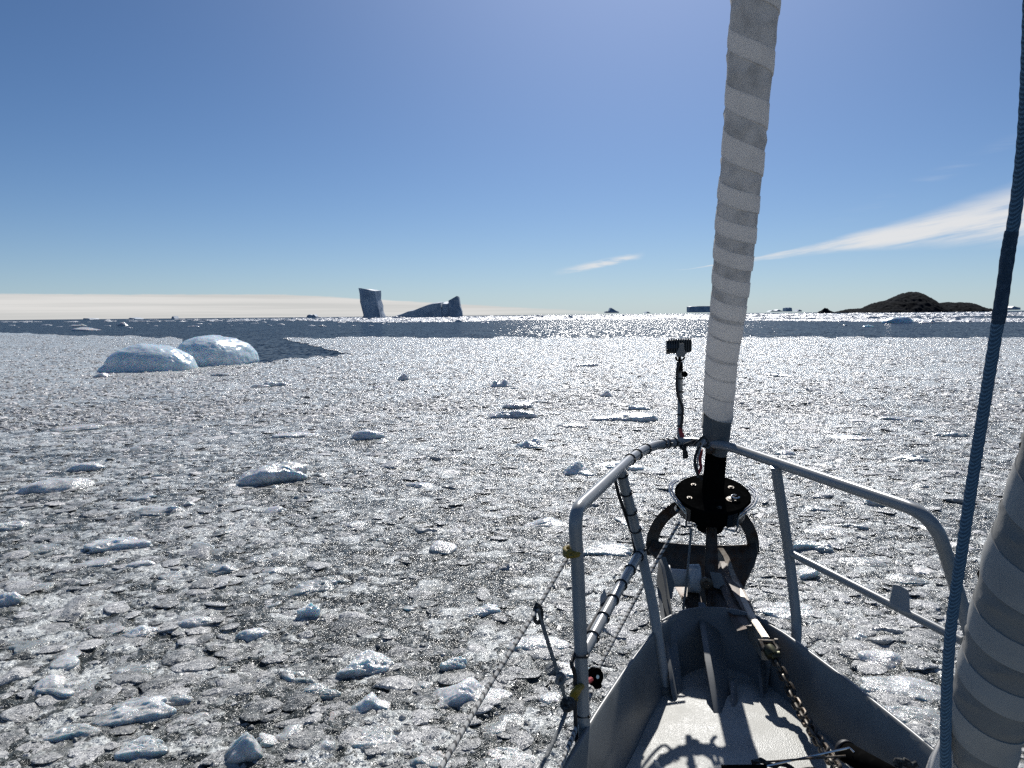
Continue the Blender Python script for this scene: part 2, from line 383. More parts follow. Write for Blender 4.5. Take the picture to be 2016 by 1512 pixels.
def thin_cloth(M, w):             # sunlight soaks through the wraps of cloth
    t = M.node_tree; b = t.nodes['Principled BSDF']; tr = N(t, 'ShaderNodeBsdfTranslucent'); mx = N(t, 'ShaderNodeMixShader'); mx.inputs[0].default_value = w
    src = b.inputs['Base Color'].links[0].from_socket; t.links.new(src, tr.inputs[0])
    t.links.new(b.outputs[0], mx.inputs[1]); t.links.new(tr.outputs[0], mx.inputs[2]); t.links.new(mx.outputs[0], t.nodes['Material Output'].inputs['Surface'])
thin_cloth(M_sail, 0.42); thin_cloth(M_saild, 0.34)
M_tack = mat('grey_tack_cloth', (0.20, 0.20, 0.19), 0.8, 0, 0.3, (18, (0.15, 0.15, 0.145), 0.4, 0.7), (90, 0.2, 0.003))
M_white = mat('white_nylon', (0.52, 0.53, 0.53), 0.5, 0, 0.4, (40, (0.38, 0.39, 0.39), 0.5, 0.8))
M_red = mat('red_tape', (0.33, 0.03, 0.035), 0.5)
M_yellow = mat('yellow_tape', (0.24, 0.17, 0.012), 0.45)
M_darkrope = mat('dark_rope', (0.035, 0.035, 0.035), 0.9, 0, 0.3, (150, (0.12, 0.12, 0.11), 0.5, 0.62))
M_greyrope = mat('grey_rope', (0.16, 0.17, 0.17), 0.9, 0, 0.3, (150, (0.28, 0.28, 0.27), 0.5, 0.62))
M_snow = mat('snow', (0.8, 0.81, 0.82), 0.6, bump=(60, .6, .004))
M_lamp = mat('lamp_housing', (0.05, 0.055, 0.06), 0.3, 0.6)
M_glass = mat('lamp_glass', (0.4, 0.42, 0.44), 0.08, 0.0, 0.6)

def rope_mat(name, base, fleck, scale=(60, 60, 260), thr=0.62, rough=0.8):
    M = bpy.data.materials.new(name); M.use_nodes = True; t = M.node_tree; b = t.nodes['Principled BSDF']
    uv = N(t, 'ShaderNodeAttribute', attribute_name='rp')      # x: along in metres, y: round
    br = N(t, 'ShaderNodeTexWave', wave_type='BANDS', bands_direction='DIAGONAL'); br.inputs['Scale'].default_value = scale[2] / 10
    br.inputs['Distortion'].default_value = 1.0
    t.links.new(uv.outputs['Vector'], br.inputs['Vector'])
    w = N(t, 'ShaderNodeTexNoise'); w.inputs['Scale'].default_value = scale[0]; t.links.new(uv.outputs['Vector'], w.inputs['Vector'])
    mm = N(t, 'ShaderNodeMath', operation='ADD'); t.links.new(br.outputs['Fac'], mm.inputs[0]); t.links.new(w.outputs['Fac'], mm.inputs[1])
    r_ = N(t, 'ShaderNodeMapRange'); r_.inputs[1].default_value = thr * 2 - .1; r_.inputs[2].default_value = thr * 2 + .05; t.links.new(mm.outputs[0], r_.inputs[0])
    x = N(t, 'ShaderNodeMix', data_type='RGBA'); x.inputs[6].default_value = (*base, 1); x.inputs[7].default_value = (*fleck, 1)
    t.links.new(r_.outputs[0], x.inputs[0]); t.links.new(x.outputs[2], b.inputs['Base Color'])
    b.inputs['Roughness'].default_value = rough
    return M
M_fleck = rope_mat('flecked_rope', (0.42, 0.42, 0.40), (0.05, 0.05, 0.05))
M_blue = rope_mat('blue_braid', (0.07, 0.13, 0.18), (0.17, 0.28, 0.36), scale=(260, 60, 1300), thr=0.55)
M_sleeve = mat('dark_blue_sleeve', (0.055, 0.09, 0.125), 0.9, 0, 0.3, (150, (0.09, 0.13, 0.17), 0.5, 0.62), (300, .6, .002))

# braided rope: strands give a real bumpy surface
def rope(name, pts, r, M, parent=None, n=12, twist=60.0, depth=0.08, step=None):
    pts = [Vector(p) for p in pts]
    d = [0.0]
    for a, b in zip(pts, pts[1:]): d.append(d[-1] + (b - a).length)
    step = step or r * 0.8; k = max(8, int(d[-1] / step)); k = min(k, 900)
    P_ = np.array([tuple(p) for p in pts]); s = np.linspace(0, d[-1], k)
    Q = np.stack([np.interp(s, d, P_[:, i]) for i in range(3)], 1)
    T = np.gradient(Q, axis=0); T /= np.linalg.norm(T, axis=1)[:, None]
    ref = np.array((0.3, 1, 0.1)); E1 = ref - T * (T @ ref)[:, None]; E1 /= np.linalg.norm(E1, axis=1)[:, None]; E2 = np.cross(T, E1)
    th = np.linspace(0, 2 * np.pi, n, endpoint=False)
    rad = r * (1 + depth * np.sin(th[None] * 3 + s[:, None] * twist / r * 0.02) * np.sin(th[None] * 3 - s[:, None] * twist / r * 0.02))
    V = Q[:, None] + rad[..., None] * (np.cos(th)[None, :, None] * E1[:, None] + np.sin(th)[None, :, None] * E2[:, None])
    i = np.arange(k - 1)[:, None] * n; j = np.arange(n)[None]; j2 = (j + 1) % n
    F = np.stack([i + j, i + j2, i + n + j2, i + n + j], -1).reshape(-1, 4)
    me = mesh_from(name, V.reshape(-1, 3), F)
    at = me.attributes.new('rp', 'FLOAT_VECTOR', 'POINT')
    cc = np.stack([np.repeat(s, n), np.tile(np.sin(th) * r, k), np.tile(np.cos(th) * r, k)], 1)
    at.data.foreach_set('vector', cc.astype(np.float32).ravel())
    return link(name, me, M, parent)

# ------------------------------------------------------------------ water
def water():
    M = bpy.data.materials.new('sea_water'); M.use_nodes = True; t = M.node_tree; b = t.nodes['Principled BSDF']; L = t.links
    b.inputs['Base Color'].default_value = (0.006, 0.020, 0.035, 1); b.inputs['Roughness'].default_value = 0.17
    b.inputs['IOR'].default_value = 1.33; b.inputs['Specular IOR Level'].default_value = 0.16
    geo = N(t, 'ShaderNodeNewGeometry'); nrm = None
    for sc_, st, ds in ((0.9, 0.5, 0.10), (0.22, 0.4, 0.25)):
        mp = N(t, 'ShaderNodeMapping'); mp.inputs['Scale'].default_value = (0.75, 1.3, 1); L.new(geo.outputs['Position'], mp.inputs[0])
        n = N(t, 'ShaderNodeTexNoise'); n.inputs['Scale'].default_value = sc_; n.inputs['Detail'].default_value = 5; L.new(mp.outputs[0], n.inputs['Vector'])
        bb = N(t, 'ShaderNodeBump'); bb.inputs['Strength'].default_value = st; bb.inputs['Distance'].default_value = ds
        L.new(n.outputs['Fac'], bb.inputs['Height'])
        if nrm is not None: L.new(nrm, bb.inputs['Normal'])
        nrm = bb.outputs[0]
    for cs, tl in ((0.5, 0.16), (4.0, 0.60)):
        mp = N(t, 'ShaderNodeMapping'); mp.inputs['Scale'].default_value = (1.0, 0.7, 1); L.new(geo.outputs['Position'], mp.inputs[0])
        v = N(t, 'ShaderNodeTexVoronoi', feature='F1'); v.inputs['Scale'].default_value = cs; L.new(mp.outputs[0], v.inputs['Vector'])
        s1 = N(t, 'ShaderNodeVectorMath', operation='SUBTRACT'); s1.inputs[1].default_value = (.5, .5, .5); L.new(v.outputs['Color'], s1.inputs[0])
        s2 = N(t, 'ShaderNodeVectorMath', operation='SCALE'); s2.inputs['Scale'].default_value = tl; s0 = N(t, 'ShaderNodeVectorMath', operation='MULTIPLY'); s0.inputs[1].default_value = (0.6, 1.6, 0); L.new(s1.outputs[0], s0.inputs[0]); L.new(s0.outputs[0], s2.inputs[0])
        s3 = N(t, 'ShaderNodeVectorMath', operation='ADD'); L.new(nrm, s3.inputs[0]); L.new(s2.outputs[0], s3.inputs[1]); nrm = s3.outputs[0]
    s4 = N(t, 'ShaderNodeVectorMath', operation='NORMALIZE'); L.new(nrm, s4.inputs[0]); L.new(s4.outputs[0], b.inputs['Normal'])
    df = N(t, 'ShaderNodeBsdfDiffuse'); df.inputs[0].default_value = (0.010, 0.026, 0.058, 1); mx = N(t, 'ShaderNodeMixShader'); mx.inputs[0].default_value = 0.52  # dark diffuse share stands in for waves shading one another
    L.new(b.outputs[0], mx.inputs[1]); L.new(df.outputs[0], mx.inputs[2]); L.new(mx.outputs[0], t.nodes['Material Output'].inputs['Surface'])
    me = bpy.data.meshes.new('sea'); s = 30000
    # rings, finer near the boat
    v = [(0, 0, 0)]; f = []; rs = [4, 15, 60, 200, 700, 2500, 9000, s]; n = 48
    for r in rs: v += [(r * math.cos(2 * math.pi * k / n), r * math.sin(2 * math.pi * k / n), 0) for k in range(n)]
    f += [(0, 1 + k, 1 + (k + 1) % n) for k in range(n)]
    for i in range(len(rs) - 1):
        for k in range(n): f.append((1 + i * n + k, 1 + (i + 1) * n + k, 1 + (i + 1) * n + (k + 1) % n, 1 + i * n + (k + 1) % n))
    me.from_pydata(v, [], f); me.update()
    tag(link('sea', me, M), kind='structure')
water()

# ------------------------------------------------------------------ the sheet of brash ice
EDGE = [(-1200, 650), (-400, 652), (0, 655), (60, 656), (100, 659), (200, 661), (330, 664), (520, 677), (640, 688), (690, 697), (740, 681), (640, 676), (600, 672), (690, 665), (900, 664), (1200, 665), (1500, 664), (2016, 666), (3200, 672)]
EX = [-1200, 0, 60, 100, 200, 330, 345, 500, 690, 900, 1200, 1500, 2016, 3200]
EY = [650, 654.5, 656, 659, 660.5, 664, 666, 666, 664.5, 664, 665, 663.5, 665, 670]
def in_lead(px, py):             # the tongue of open water beside the rounded berg
    up = np.interp(px, [330, 500, 560, 620, 650, 690, 700], [663, 663, 668, 682, 690, 697, 698])
    lo = np.interp(px, [330, 500, 515, 560, 620, 690, 700], [714, 718, 717, 711, 705, 697.5, 697])
    return (px > 360) & (px < 697) & (py > up) & (py < lo)
def on_ice(px, py):
    q_ = np.stack([px / 26, py / 7, np.zeros_like(px)], -1); wob = 4.0 * vnoise(q_) + 2.2 * vnoise(q_ * 3.1 + 5) * np.clip((py - 655) / 20, .3, 1)
    return (py > np.interp(px, EX, EY) + wob * 0.6) & ~in_lead(px, py + wob)
def height(x, y):
    d = np.hypot(x, y)
    p = np.stack([x, y, np.zeros_like(x)], -1)
    big = fbm(p * 1.1, 3); mid = fbm(p * 4.3 + 9, 3); fine = fbm(p * 17 + 4, 3); fn2 = fbm(p * 55 + 31, 2)
    near = np.clip(1.5 - d / 30, 0, 1)
    return 0.035 + 0.015 * big + 0.030 * np.maximum(mid, -0.25) + 0.018 * fine + 0.008 * near * fn2, mid
def brash_sheet():
    pxs = np.arange(-700, 2720, 3.2); pys = np.concatenate([np.arange(648, 700, 0.7), np.arange(700, 900, 1.4), np.arange(900, 1760, 2.6)])
    PX, PY = np.meshgrid(pxs, pys); G = PZnp(PX, PY)
    hh, mid = height(G[..., 0], G[..., 1])
    V = G.copy(); V[..., 2] = hh
    h, w = PX.shape; ok = on_ice(PX, PY)
    i = np.arange(h - 1)[:, None] * w; j = np.arange(w - 1)[None]
    F = np.stack([i + w + j, i + w + j + 1, i + j + 1, i + j], -1)
    keep = ok[:-1, :-1] & ok[1:, :-1] & ok[:-1, 1:] & ok[1:, 1:]
    F = F[keep]; used = np.unique(F); remap = np.zeros(h * w, np.int64); remap[used] = np.arange(len(used)); F = remap[F]
    V = V.reshape(-1, 3)[used]
    me = mesh_from('brash_slush', V, F)
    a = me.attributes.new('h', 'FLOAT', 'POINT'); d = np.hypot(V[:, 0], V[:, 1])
    val = (V[:, 2] - 0.035) * 4.2 + np.clip((d - 7) / 40, 0, 1) ** .8 * 0.34 - 0.06  # raised ice is paler; paling with distance puts far glitter into the colour
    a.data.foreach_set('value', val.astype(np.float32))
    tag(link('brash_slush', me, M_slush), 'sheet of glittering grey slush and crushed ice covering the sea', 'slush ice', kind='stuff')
brash_sheet()

# ------------------------------------------------------------------ chunk prototypes
_ico = {}
def ico(sub):
    if sub not in _ico:
        bm = bmesh.new(); bmesh.ops.create_icosphere(bm, subdivisions=sub, radius=1.0)
        v = np.array([q.co[:] for q in bm.verts]); f = np.array([[q.index for q in p.verts] for p in bm.faces]); bm.free()
        _ico[sub] = (v, f)
    return _ico[sub]
def chunk_mesh(name, seed, sub, style='slab', smooth=True):
    """a unit piece of ice: about 2 across, its waterline at z = 0"""
    v, f = ico(sub); v = v.copy(); o = np.array((seed * 7.31, seed * 3.17, seed * 1.93)); r_ = np.random.default_rng(seed)
    n1 = fbm(v * 1.3 + o, 3); n2 = fbm(v * 3.6 + o, 4, 0.55); n3 = fbm(v * 9 + o, 3)
    if style in ('slab', 'pancake', 'block', 'fin'):
        pw = {'slab': 2.5, 'pancake': 2.3, 'block': 5.0, 'fin': 2.2}[style]
        k = (np.abs(v) ** pw).sum(1) ** (1 / pw); v = v / k[:, None]
        ang = np.arctan2(v[:, 1], v[:, 0]); out = 1 + 0.22 * np.sin(ang * 2 + seed) + 0.15 * np.sin(ang * 3 + seed * 2.1)+ 0.10 * np.sin(ang * 5 + seed * 1.3)
        v[:, :2] *= out[:, None] * (1 + 0.20 * n1 + 0.07 * n2)[:, None]
        top = np.clip(v[:, 2], 0, 1)
        v[:, 2] *= (0.75 + 0.35 * n1)
        v[:, 2] += top * (0.26 * n2 + 0.05 * n3)
        if style == 'slab': v[:, 2] += top * 0.35 * v[:, 0] * r_.choice([-1, 1])
        if style == 'pancake':
            rr = np.hypot(v[:, 0], v[:, 1]); v[:, 2] += top * (0.30 * np.clip(rr - .45, 0, 1) + 0.16 * n3)
        if style == 'fin':
            v[:, 2] += top * (0.9 * np.exp(-((v[:, 0] + .2 - .3 * v[:, 1]) / .35) ** 2)) + top * .3 * v[:, 1]
        v[:, 2] -= 0.12
    elif style == 'dome':
        v *= (1 + 0.20 * n1 + 0.07 * n2 + 0.015 * n3)[:, None]; v[:, 2] -= 0.1
    elif style == 'knob':
        v *= (1 + 0.30 * n1 + 0.20 * n2 + 0.04 * n3)[:, None]
        kx, ky = r_.uniform(-.55, .55, 2)
        v[:, 2] += np.clip(v[:, 2], 0, 1) * (1.0 * np.exp(-(((v[:, 0] - kx) / .28) ** 2 + ((v[:, 1] - ky) / .4) ** 2)) + 0.7 * np.exp(-(((v[:, 0] + kx) / .22) ** 2 + ((v[:, 1] + ky) / .3) ** 2)))
        v[:, 2] -= 0.1
    elif style == 'peak':
        k = (np.abs(v) ** 3).sum(1) ** (1 / 3); v = v / k[:, None]
        v *= (1 + 0.28 * n1 + 0.12 * n2 + 0.02 * n3)[:, None]
        v[:, 2] += np.clip(v[:, 2], 0, 1) * (1.0 - 1.3 * np.abs(v[:, 0] + .3))
        v[:, 0] += 0.25 * v[:, 2]
        v[:, 2] -= 0.1
    return mesh_from(name, v, f, smooth)
STY = ['slab', 'dome', 'pancake', 'slab', 'knob', 'block', 'slab', 'pancake', 'dome', 'peak', 'fin', 'slab']

# places where the named pieces stand keep the loose brash a little away
FLOES = [
 # px centre, waterline py (front), width px, visible height px, style, name, label
 (545, 952, 138, 44, 'block', 'ice_block', 'thick blue-grey ice block in two layers left of centre, standing alone in the slush'),
 (112, 972, 148, 36, 'dome', 'ice_floe', 'pale blue rounded ice lump with a low tail, near the left edge'),
 (315, 1018, 122, 36, 'knob', 'ice_floe', 'knobbly white ice floe with small bumps along its top, below the far rounded berg'),
 (995, 826, 122, 22, 'slab', 'ice_floe', 'long blue-shadowed ice slab in mid distance left of the pulpit'),
 (1022, 806, 74, 16, 'dome', 'ice_floe', 'low grey ice dome just behind the long blue-shadowed slab'),
 (1222, 832, 152, 24, 'slab', 'ice_floe', 'longest blue ice slab with a knob at its right end, left of the lamp pole'),
 (1262, 808, 50, 12, 'slab', 'ice_floe', 'small flat slab right behind the longest blue slab'),
 (1128, 844, 70, 13, 'dome', 'ice_floe', 'narrow brownish-grey ice strip in front of the longest blue slab'),
 (1046, 884, 76, 24, 'knob', 'ice_floe', 'dark green-grey floe carrying two white knobs, above the pulpit bend'),
 (724, 866, 72, 22, 'dome', 'ice_floe', 'smooth dark rounded ice hump between the two nearest blue slabs'),
 (1138, 938, 72, 32, 'fin', 'ice_floe', 'tilted angular bluish ice plate against the pulpit rail bend'),
 (985, 763, 44, 17, 'knob', 'ice_floe', 'spiky little heap of ice in the far middle of the field'),
 (795, 750, 28, 17, 'peak', 'ice_floe', 'small upright ice knob far out right of the rounded berg'),
 (545, 761, 66, 11, 'slab', 'ice_floe', 'thin flat floe just below the water tongue by the rounded berg'),
 (438, 741, 58, 8, 'slab', 'ice_floe', 'low ragged ice strip at the foot of the rounded berg'),
 (1155, 722, 50, 8, 'slab', 'ice_floe', 'small greenish ice slab far out, left of the lamp head'),
 (1193, 782, 32, 14, 'peak', 'ice_floe', 'little dark ice pyramid left of the lamp pole'),
 (82, 1092, 98, 26, 'slab', 'ice_floe', 'flat-topped ice slab close to the left edge, left of the slab with raised edge'),
 (226, 1088, 128, 34, 'block', 'ice_floe', 'ice slab with a raised right edge, lower left of the thick block'),
 (190, 1118, 92, 22, 'dome', 'ice_floe', 'rounded lump directly in front of the slab with the raised edge'),
 (276, 1122, 66, 26, 'dome', 'ice_floe', 'whitish lump right of the rounded lump at left'),
 (432, 1132, 88, 32, 'knob', 'ice_floe', 'cluster of jagged ice bumps in the lower left half'),
 (545, 1134, 72, 22, 'fin', 'ice_floe', 'small ridge floe right of the jagged cluster'),
 (612, 1172, 120, 36, 'slab', 'ice_floe', 'broad white floe behind the cube-like ice chunk'),
 (606, 1218, 46, 32, 'block', 'ice_block', 'cube-like ice chunk with a dark front face and white top'),
 (724, 1332, 118, 56, 'pancake', 'ice_floe', 'crusty white pancake of ice with pits, low in the middle left'),
 (735, 1412, 106, 60, 'fin', 'ice_floe', 'folded slab of pinkish-white ice below the crusty pancake'),
 (738, 1478, 124, 46, 'pancake', 'ice_floe', 'bowl-shaped white floe near the bottom edge below the folded slab'),
 (925, 1400, 176, 78, 'fin', 'ice_floe', 'large translucent grey fin of ice beside the lifeline'),
 (262, 1425, 170, 62, 'slab', 'ice_floe', 'largest long white slab in the lower left corner'),
 (150, 1460, 120, 44, 'slab', 'ice_floe', 'left shoulder of white ice beside the largest slab in the lower left'),
 (280, 1492, 104, 46, 'pancake', 'ice_floe', 'flat frosted floe right below the largest slab in the lower left'),
 (480, 1506, 92, 66, 'peak', 'ice_block', 'pointed glassy ice chunk standing up at the bottom edge'),
 (272, 1258, 86, 36, 'knob', 'ice_floe', 'ragged white-crested floe above the largest slab at lower left'),
 (385, 1238, 76, 32, 'dome', 'ice_floe', 'glittering low dome between two crested floes at lower left'),
 (498, 1262, 72, 34, 'dome', 'ice_floe', 'smooth rounded lump left of the crusty pancake'),
 (262, 1336, 104, 34, 'knob', 'ice_floe', 'ragged crest of ice above the left end of the largest slab'),
 (356, 1392, 60, 32, 'dome', 'ice_floe', 'small pale dome touching the right tip of the largest slab'),
 (392, 1428, 82, 26, 'slab', 'ice_floe', 'narrow slanting slab right of the largest slab'),
 (628, 1378, 84, 34, 'pancake', 'ice_floe', 'faint crusty disc left of the folded slab'),
 (950, 1218, 96, 36, 'slab', 'ice_floe', 'white-topped floe with shadowed face left of the lifeline'),
 (1060, 1290, 140, 44, 'dome', 'ice_floe', 'wide smooth grey floe behind the small dark line knots'),
 (1000, 1450, 128, 40, 'fin', 'ice_floe', 'curved smooth ridge of ice below the translucent fin'),
 (1000, 1512, 120, 38, 'pancake', 'ice_floe', 'shining wet floe at the bottom edge between the two lines'),
 (896, 1322, 58, 36, 'pancake', 'ice_floe', 'small frosted white piece above the translucent fin'),
 (1086, 1045, 126, 36, 'fin', 'ice_floe', 'broken bright floe left of the pulpit post'),
 (1192, 1098, 130, 28, 'block', 'ice_floe', 'long low block of blue ice seen between the pulpit posts'),
 (1220, 928, 110, 22, 'pancake', 'ice_floe', 'flat white floe seen under the front bend of the pulpit'),
 (1556, 1222, 136, 40, 'pancake', 'ice_floe', 'large frosted floe right of the anchor shank behind the post'),
 (1600, 1088, 84, 24, 'block', 'ice_floe', 'pale ice block right of the upright post, above the mid rail'),
 (1628, 1056, 100, 22, 'pancake', 'ice_floe', 'flat bright floe just behind the pale block at right'),
 (1782, 1150, 88, 28, 'knob', 'ice_floe', 'pair of round ice humps above the small plate on the mid rail'),
 (1790, 1386, 196, 38, 'slab', 'ice_floe', 'upper of two long snowy slabs beside the right bulwark'),
 (1808, 1442, 200, 56, 'slab', 'ice_floe', 'lower of two long snowy slabs beside the right bulwark'),
 (1792, 910, 80, 18, 'slab', 'ice_floe', 'dark-shadowed slab above the right top rail'),
 (1546, 898, 46, 13, 'dome', 'ice_floe', 'small dark dome right above the start of the right top rail'),
 (1700, 1118, 100, 24, 'dome', 'ice_floe', 'smooth low floe between the two right rails'),
 (1870, 862, 70, 14, 'slab', 'ice_floe', 'thin slab left of the blue rope in mid distance'),
 (1660, 866, 96, 10, 'slab', 'ice_floe', 'very thin wide floe right of the furled headsail'),
 (1775, 830, 86, 10, 'slab', 'ice_floe', 'long streak of grey ice far out at right'),
 (1535, 742, 60, 9, 'slab', 'ice_floe', 'blue-grey floe just right of the furled headsail'),
 (1745, 1000, 90, 28, 'pancake', 'ice_floe', 'bright frosted floe behind the right top rail'),
 (1830, 1050, 90, 24, 'knob', 'ice_floe', 'ragged white floe near the aft bend of the right rail'),
 (150, 850, 110, 14, 'slab', 'ice_floe', 'long pale double floe on the left, far beyond the rounded lump'),
 (170, 928, 70, 20, 'dome', 'ice_floe', 'whitish mound above and right of the pale lump at left'),
 (590, 862, 100, 13, 'slab', 'ice_floe', 'bright flat floe with a tiny ball of ice, above the thick block'),
 (560, 925, 70, 20, 'knob', 'ice_floe', 'rough pale floe right behind the thick two-layer block'),
 (20, 1045, 90, 30, 'slab', 'ice_floe', 'broad grey slab cut by the left edge of the picture'),
 (15, 1195, 60, 40, 'dome', 'ice_floe', 'pale greenish dome cut by the left edge, lower down'),
]
floe_spots = []
for k, (px, py, w, vh, sty, nm, lab) in enumerate(FLOES):
    c = PZ(px, py, 0.03); mp = m2px(c); wm = w / mp
    dep = math.atan2(EYE, c.y)
    dm = wm * (0.55 if sty in ('slab', 'block') else 0.62)
    hm = (vh / mp - dm * 0.75 * math.sin(dep)) / math.cos(dep)
    hm *= 0.7 if py > 1000 and sty not in ('block', 'peak') else 1
    hm = min(max(hm, wm * 0.08), wm * 0.55)
    me = chunk_mesh('ice_piece', 100 + k * 3, 5 if w > 55 else 4, sty)
    o = link(nm, me, M_floe)
    u = Vector((c.x, c.y, 0)).normalized(); cc = c + u * dm * 0.5
    zmax = max(v.co.z for v in me.vertices); xs = [v.co.x for v in me.vertices]; sx = (max(xs) - min(xs))
    o.location = (cc.x, cc.y, 0.03)
    o.rotation_euler = (0, 0, -math.atan2(u.x, u.y) + (math.radians(-14) if py > 1330 and px < 450 else 0))
    o.scale = (wm / sx, dm / 2.1, hm / zmax)
    tag(o, lab, 'ice floe' if nm == 'ice_floe' else 'ice block')
    floe_spots.append((cc.x, cc.y, wm * 0.5, dm * 0.5))

# ------------------------------------------------------------------ smaller countable pieces, shared shapes
protos = [chunk_mesh('ice_chunk', 500 + i, 4, STY[i % len(STY)]) for i in range(12)]; protos_w = [q.copy() for q in protos]
SHORT = {0: 'thick two-layer block', 1: 'pale lump with a low tail', 2: 'knobbly white floe', 3: 'long blue-shadowed slab', 5: 'longest blue slab', 8: 'floe with two white knobs', 9: 'smooth dark hump', 11: 'spiky far heap', 12: 'small upright ice knob', 13: 'thin floe below the water tongue', 16: 'little dark ice pyramid', 17: 'flat-topped slab at left', 18: 'slab with a raised edge', 21: 'jagged cluster', 24: 'cube-like chunk', 25: 'crusty white pancake', 26: 'folded pinkish slab', 27: 'bowl-shaped floe', 28: 'translucent grey fin', 29: 'largest white slab', 32: 'pointed glassy chunk', 33: 'white-crested floe', 34: 'glittering low dome', 40: 'white-topped floe by the lifeline', 41: 'wide smooth grey floe', 45: 'broken bright floe by the post', 48: 'large frosted floe by the shank', 49: 'pale block above the mid rail', 51: 'pair of round humps', 52: 'upper long snowy slab', 54: 'dark-shadowed slab above the rail', 60: 'floe right of the headsail', 63: 'long pale double floe', 65: 'bright flat floe with a ball', 66: 'rough pale floe behind the block', 67: 'broad grey slab at the left edge'}
used = set()
def chunk_label(px, py, w, white):
    best = sorted((math.hypot(px - FLOES[k][0], 1.7 * (py - FLOES[k][1])), k) for k in SHORT)
    size = 'tiny' if w < 13 else ('small' if w < 30 else 'broad')
    for d, k in best[:3]:
        if d > 240: break
        dx, dy = px - FLOES[k][0], (py - FLOES[k][1]) * 1.7
        rel = ('right of' if dx > 0 else 'left of') if abs(dx) > abs(dy) else ('in front of' if dy > 0 else 'behind')
        near = 'close ' if d < 90 else ('some way ' if d < 160 else 'well ')
        for lab in ('%s %s ice chunk %s%s the %s' % (size, white, near, rel, SHORT[k]),):
            if lab not in used: used.add(lab); return lab
    return None
cands = []
tries = 0
while len(cands) < 225 and tries < 6000:
    tries += 1
    px = rng.uniform(10, 2006); py = 672 + (1510 - 672) * rng.random() ** 0.8
    if not on_ice(np.array([px]), np.array([py]))[0]: continue
    if px > 1180 and py > 1180 and px < 1500 + (py - 1180): continue
    if px > 1380 and px < 1500 and py < 900: continue
    if px > 1270 and px < 1500 and py > 900: continue
    if px > 1850 and py > 1000: continue
    p = PZ(px, py, 0.0); sz = rng.uniform(0.13, 0.42) * (1 + 0.6 * max(0, 1 - py / 1512))* min(1.6, max(1, p.y / 20))
    if any((p.x - a) ** 2 / (w_ + sz * .6) ** 2 + (p.y - b) ** 2 / (d_ + sz * .6) ** 2 < 1 for a, b, w_, d_ in floe_spots): continue
    if any(math.hypot(px - a, (py - b) * 1.6) < 26 for a, b in cands): continue
    cands.append((px, py))
    grey = rng.random() < .5
    kk = int(rng.integers(12)); me = protos[kk] if grey else protos_w[kk]
    o = link('ice_chunk', me, M_brash if grey else M_floe)
    o.location = (p.x, p.y, 0.02); o.rotation_euler = (rng.normal(0, .12), rng.normal(0, .12), rng.uniform(0, 6.28))
    o.scale = (sz * .5, sz * .5 * rng.uniform(.55, 1), sz * rng.uniform(.06, .16))
    lab = chunk_label(px, py, sz * FPX / p.y, 'grey' if grey else 'white')
    tag(o, lab or ('small rough %s ice chunk half sunk in the glittering slush' % ('grey' if grey else 'white')), 'ice chunk', 'small ice chunks scattered through the slush')

# ------------------------------------------------------------------ loose brash: tens of thousands of bits, instanced on points
def points_instancer(name, pos, rot, scl, idx, protos_, label, cat):
    me = bpy.data.meshes.new(name); me.vertices.add(len(pos)); me.vertices.foreach_set('co', pos.astype(np.float32).ravel())
    for nm, arr in (('rot', rot), ('scl', scl)):
        a = me.attributes.new(nm, 'FLOAT_VECTOR', 'POINT'); a.data.foreach_set('vector', arr.astype(np.float32).ravel())
    a = me.attributes.new('pick', 'INT', 'POINT'); a.data.foreach_set('value', idx.astype(np.int32))
    o = link(name, me, None); tag(o, label, cat, kind='stuff')
    col = bpy.data.collections.new(name + '_shapes')
    for i, (pm, mt) in enumerate(protos_):
        q = bpy.data.objects.new('brash_piece_%02d' % i, pm); col.objects.link(q)
        if not pm.materials: pm.materials.append(mt)
    ng = bpy.data.node_groups.new(name, 'GeometryNodeTree'); ng.interface.new_socket('Geometry', in_out='INPUT', socket_type='NodeSocketGeometry')
    ng.interface.new_socket('Geometry', in_out='OUTPUT', socket_type='NodeSocketGeometry')
    gi = ng.nodes.new('NodeGroupInput'); go = ng.nodes.new('NodeGroupOutput')
    mp = ng.nodes.new('GeometryNodeMeshToPoints'); ip = ng.nodes.new('GeometryNodeInstanceOnPoints'); ci = ng.nodes.new('GeometryNodeCollectionInfo')
    ci.inputs['Collection'].default_value = col; ci.inputs['Separate Children'].default_value = True; ci.inputs['Reset Children'].default_value = True
    def na(nm, ty):
        q = ng.nodes.new('GeometryNodeInputNamedAttribute'); q.data_type = ty; q.inputs['Name'].default_value = nm; return q
    ip.inputs['Pick Instance'].default_value = True
    l = ng.links.new
    l(gi.outputs[0], mp.inputs[0]); l(mp.outputs[0], ip.inputs['Points']); l(ci.outputs[0], ip.inputs['Instance'])
    l(na('pick', 'INT').outputs[0], ip.inputs['Instance Index'])
    er = ng.nodes.new('FunctionNodeEulerToRotation'); l(na('rot', 'FLOAT_VECTOR').outputs[0], er.inputs[0]); l(er.outputs[0], ip.inputs['Rotation'])
    l(na('scl', 'FLOAT_VECTOR').outputs[0], ip.inputs['Scale']); l(ip.outputs[0], go.inputs[0])
    md = o.modifiers.new('pieces', 'NODES'); md.node_group = ng
    return o
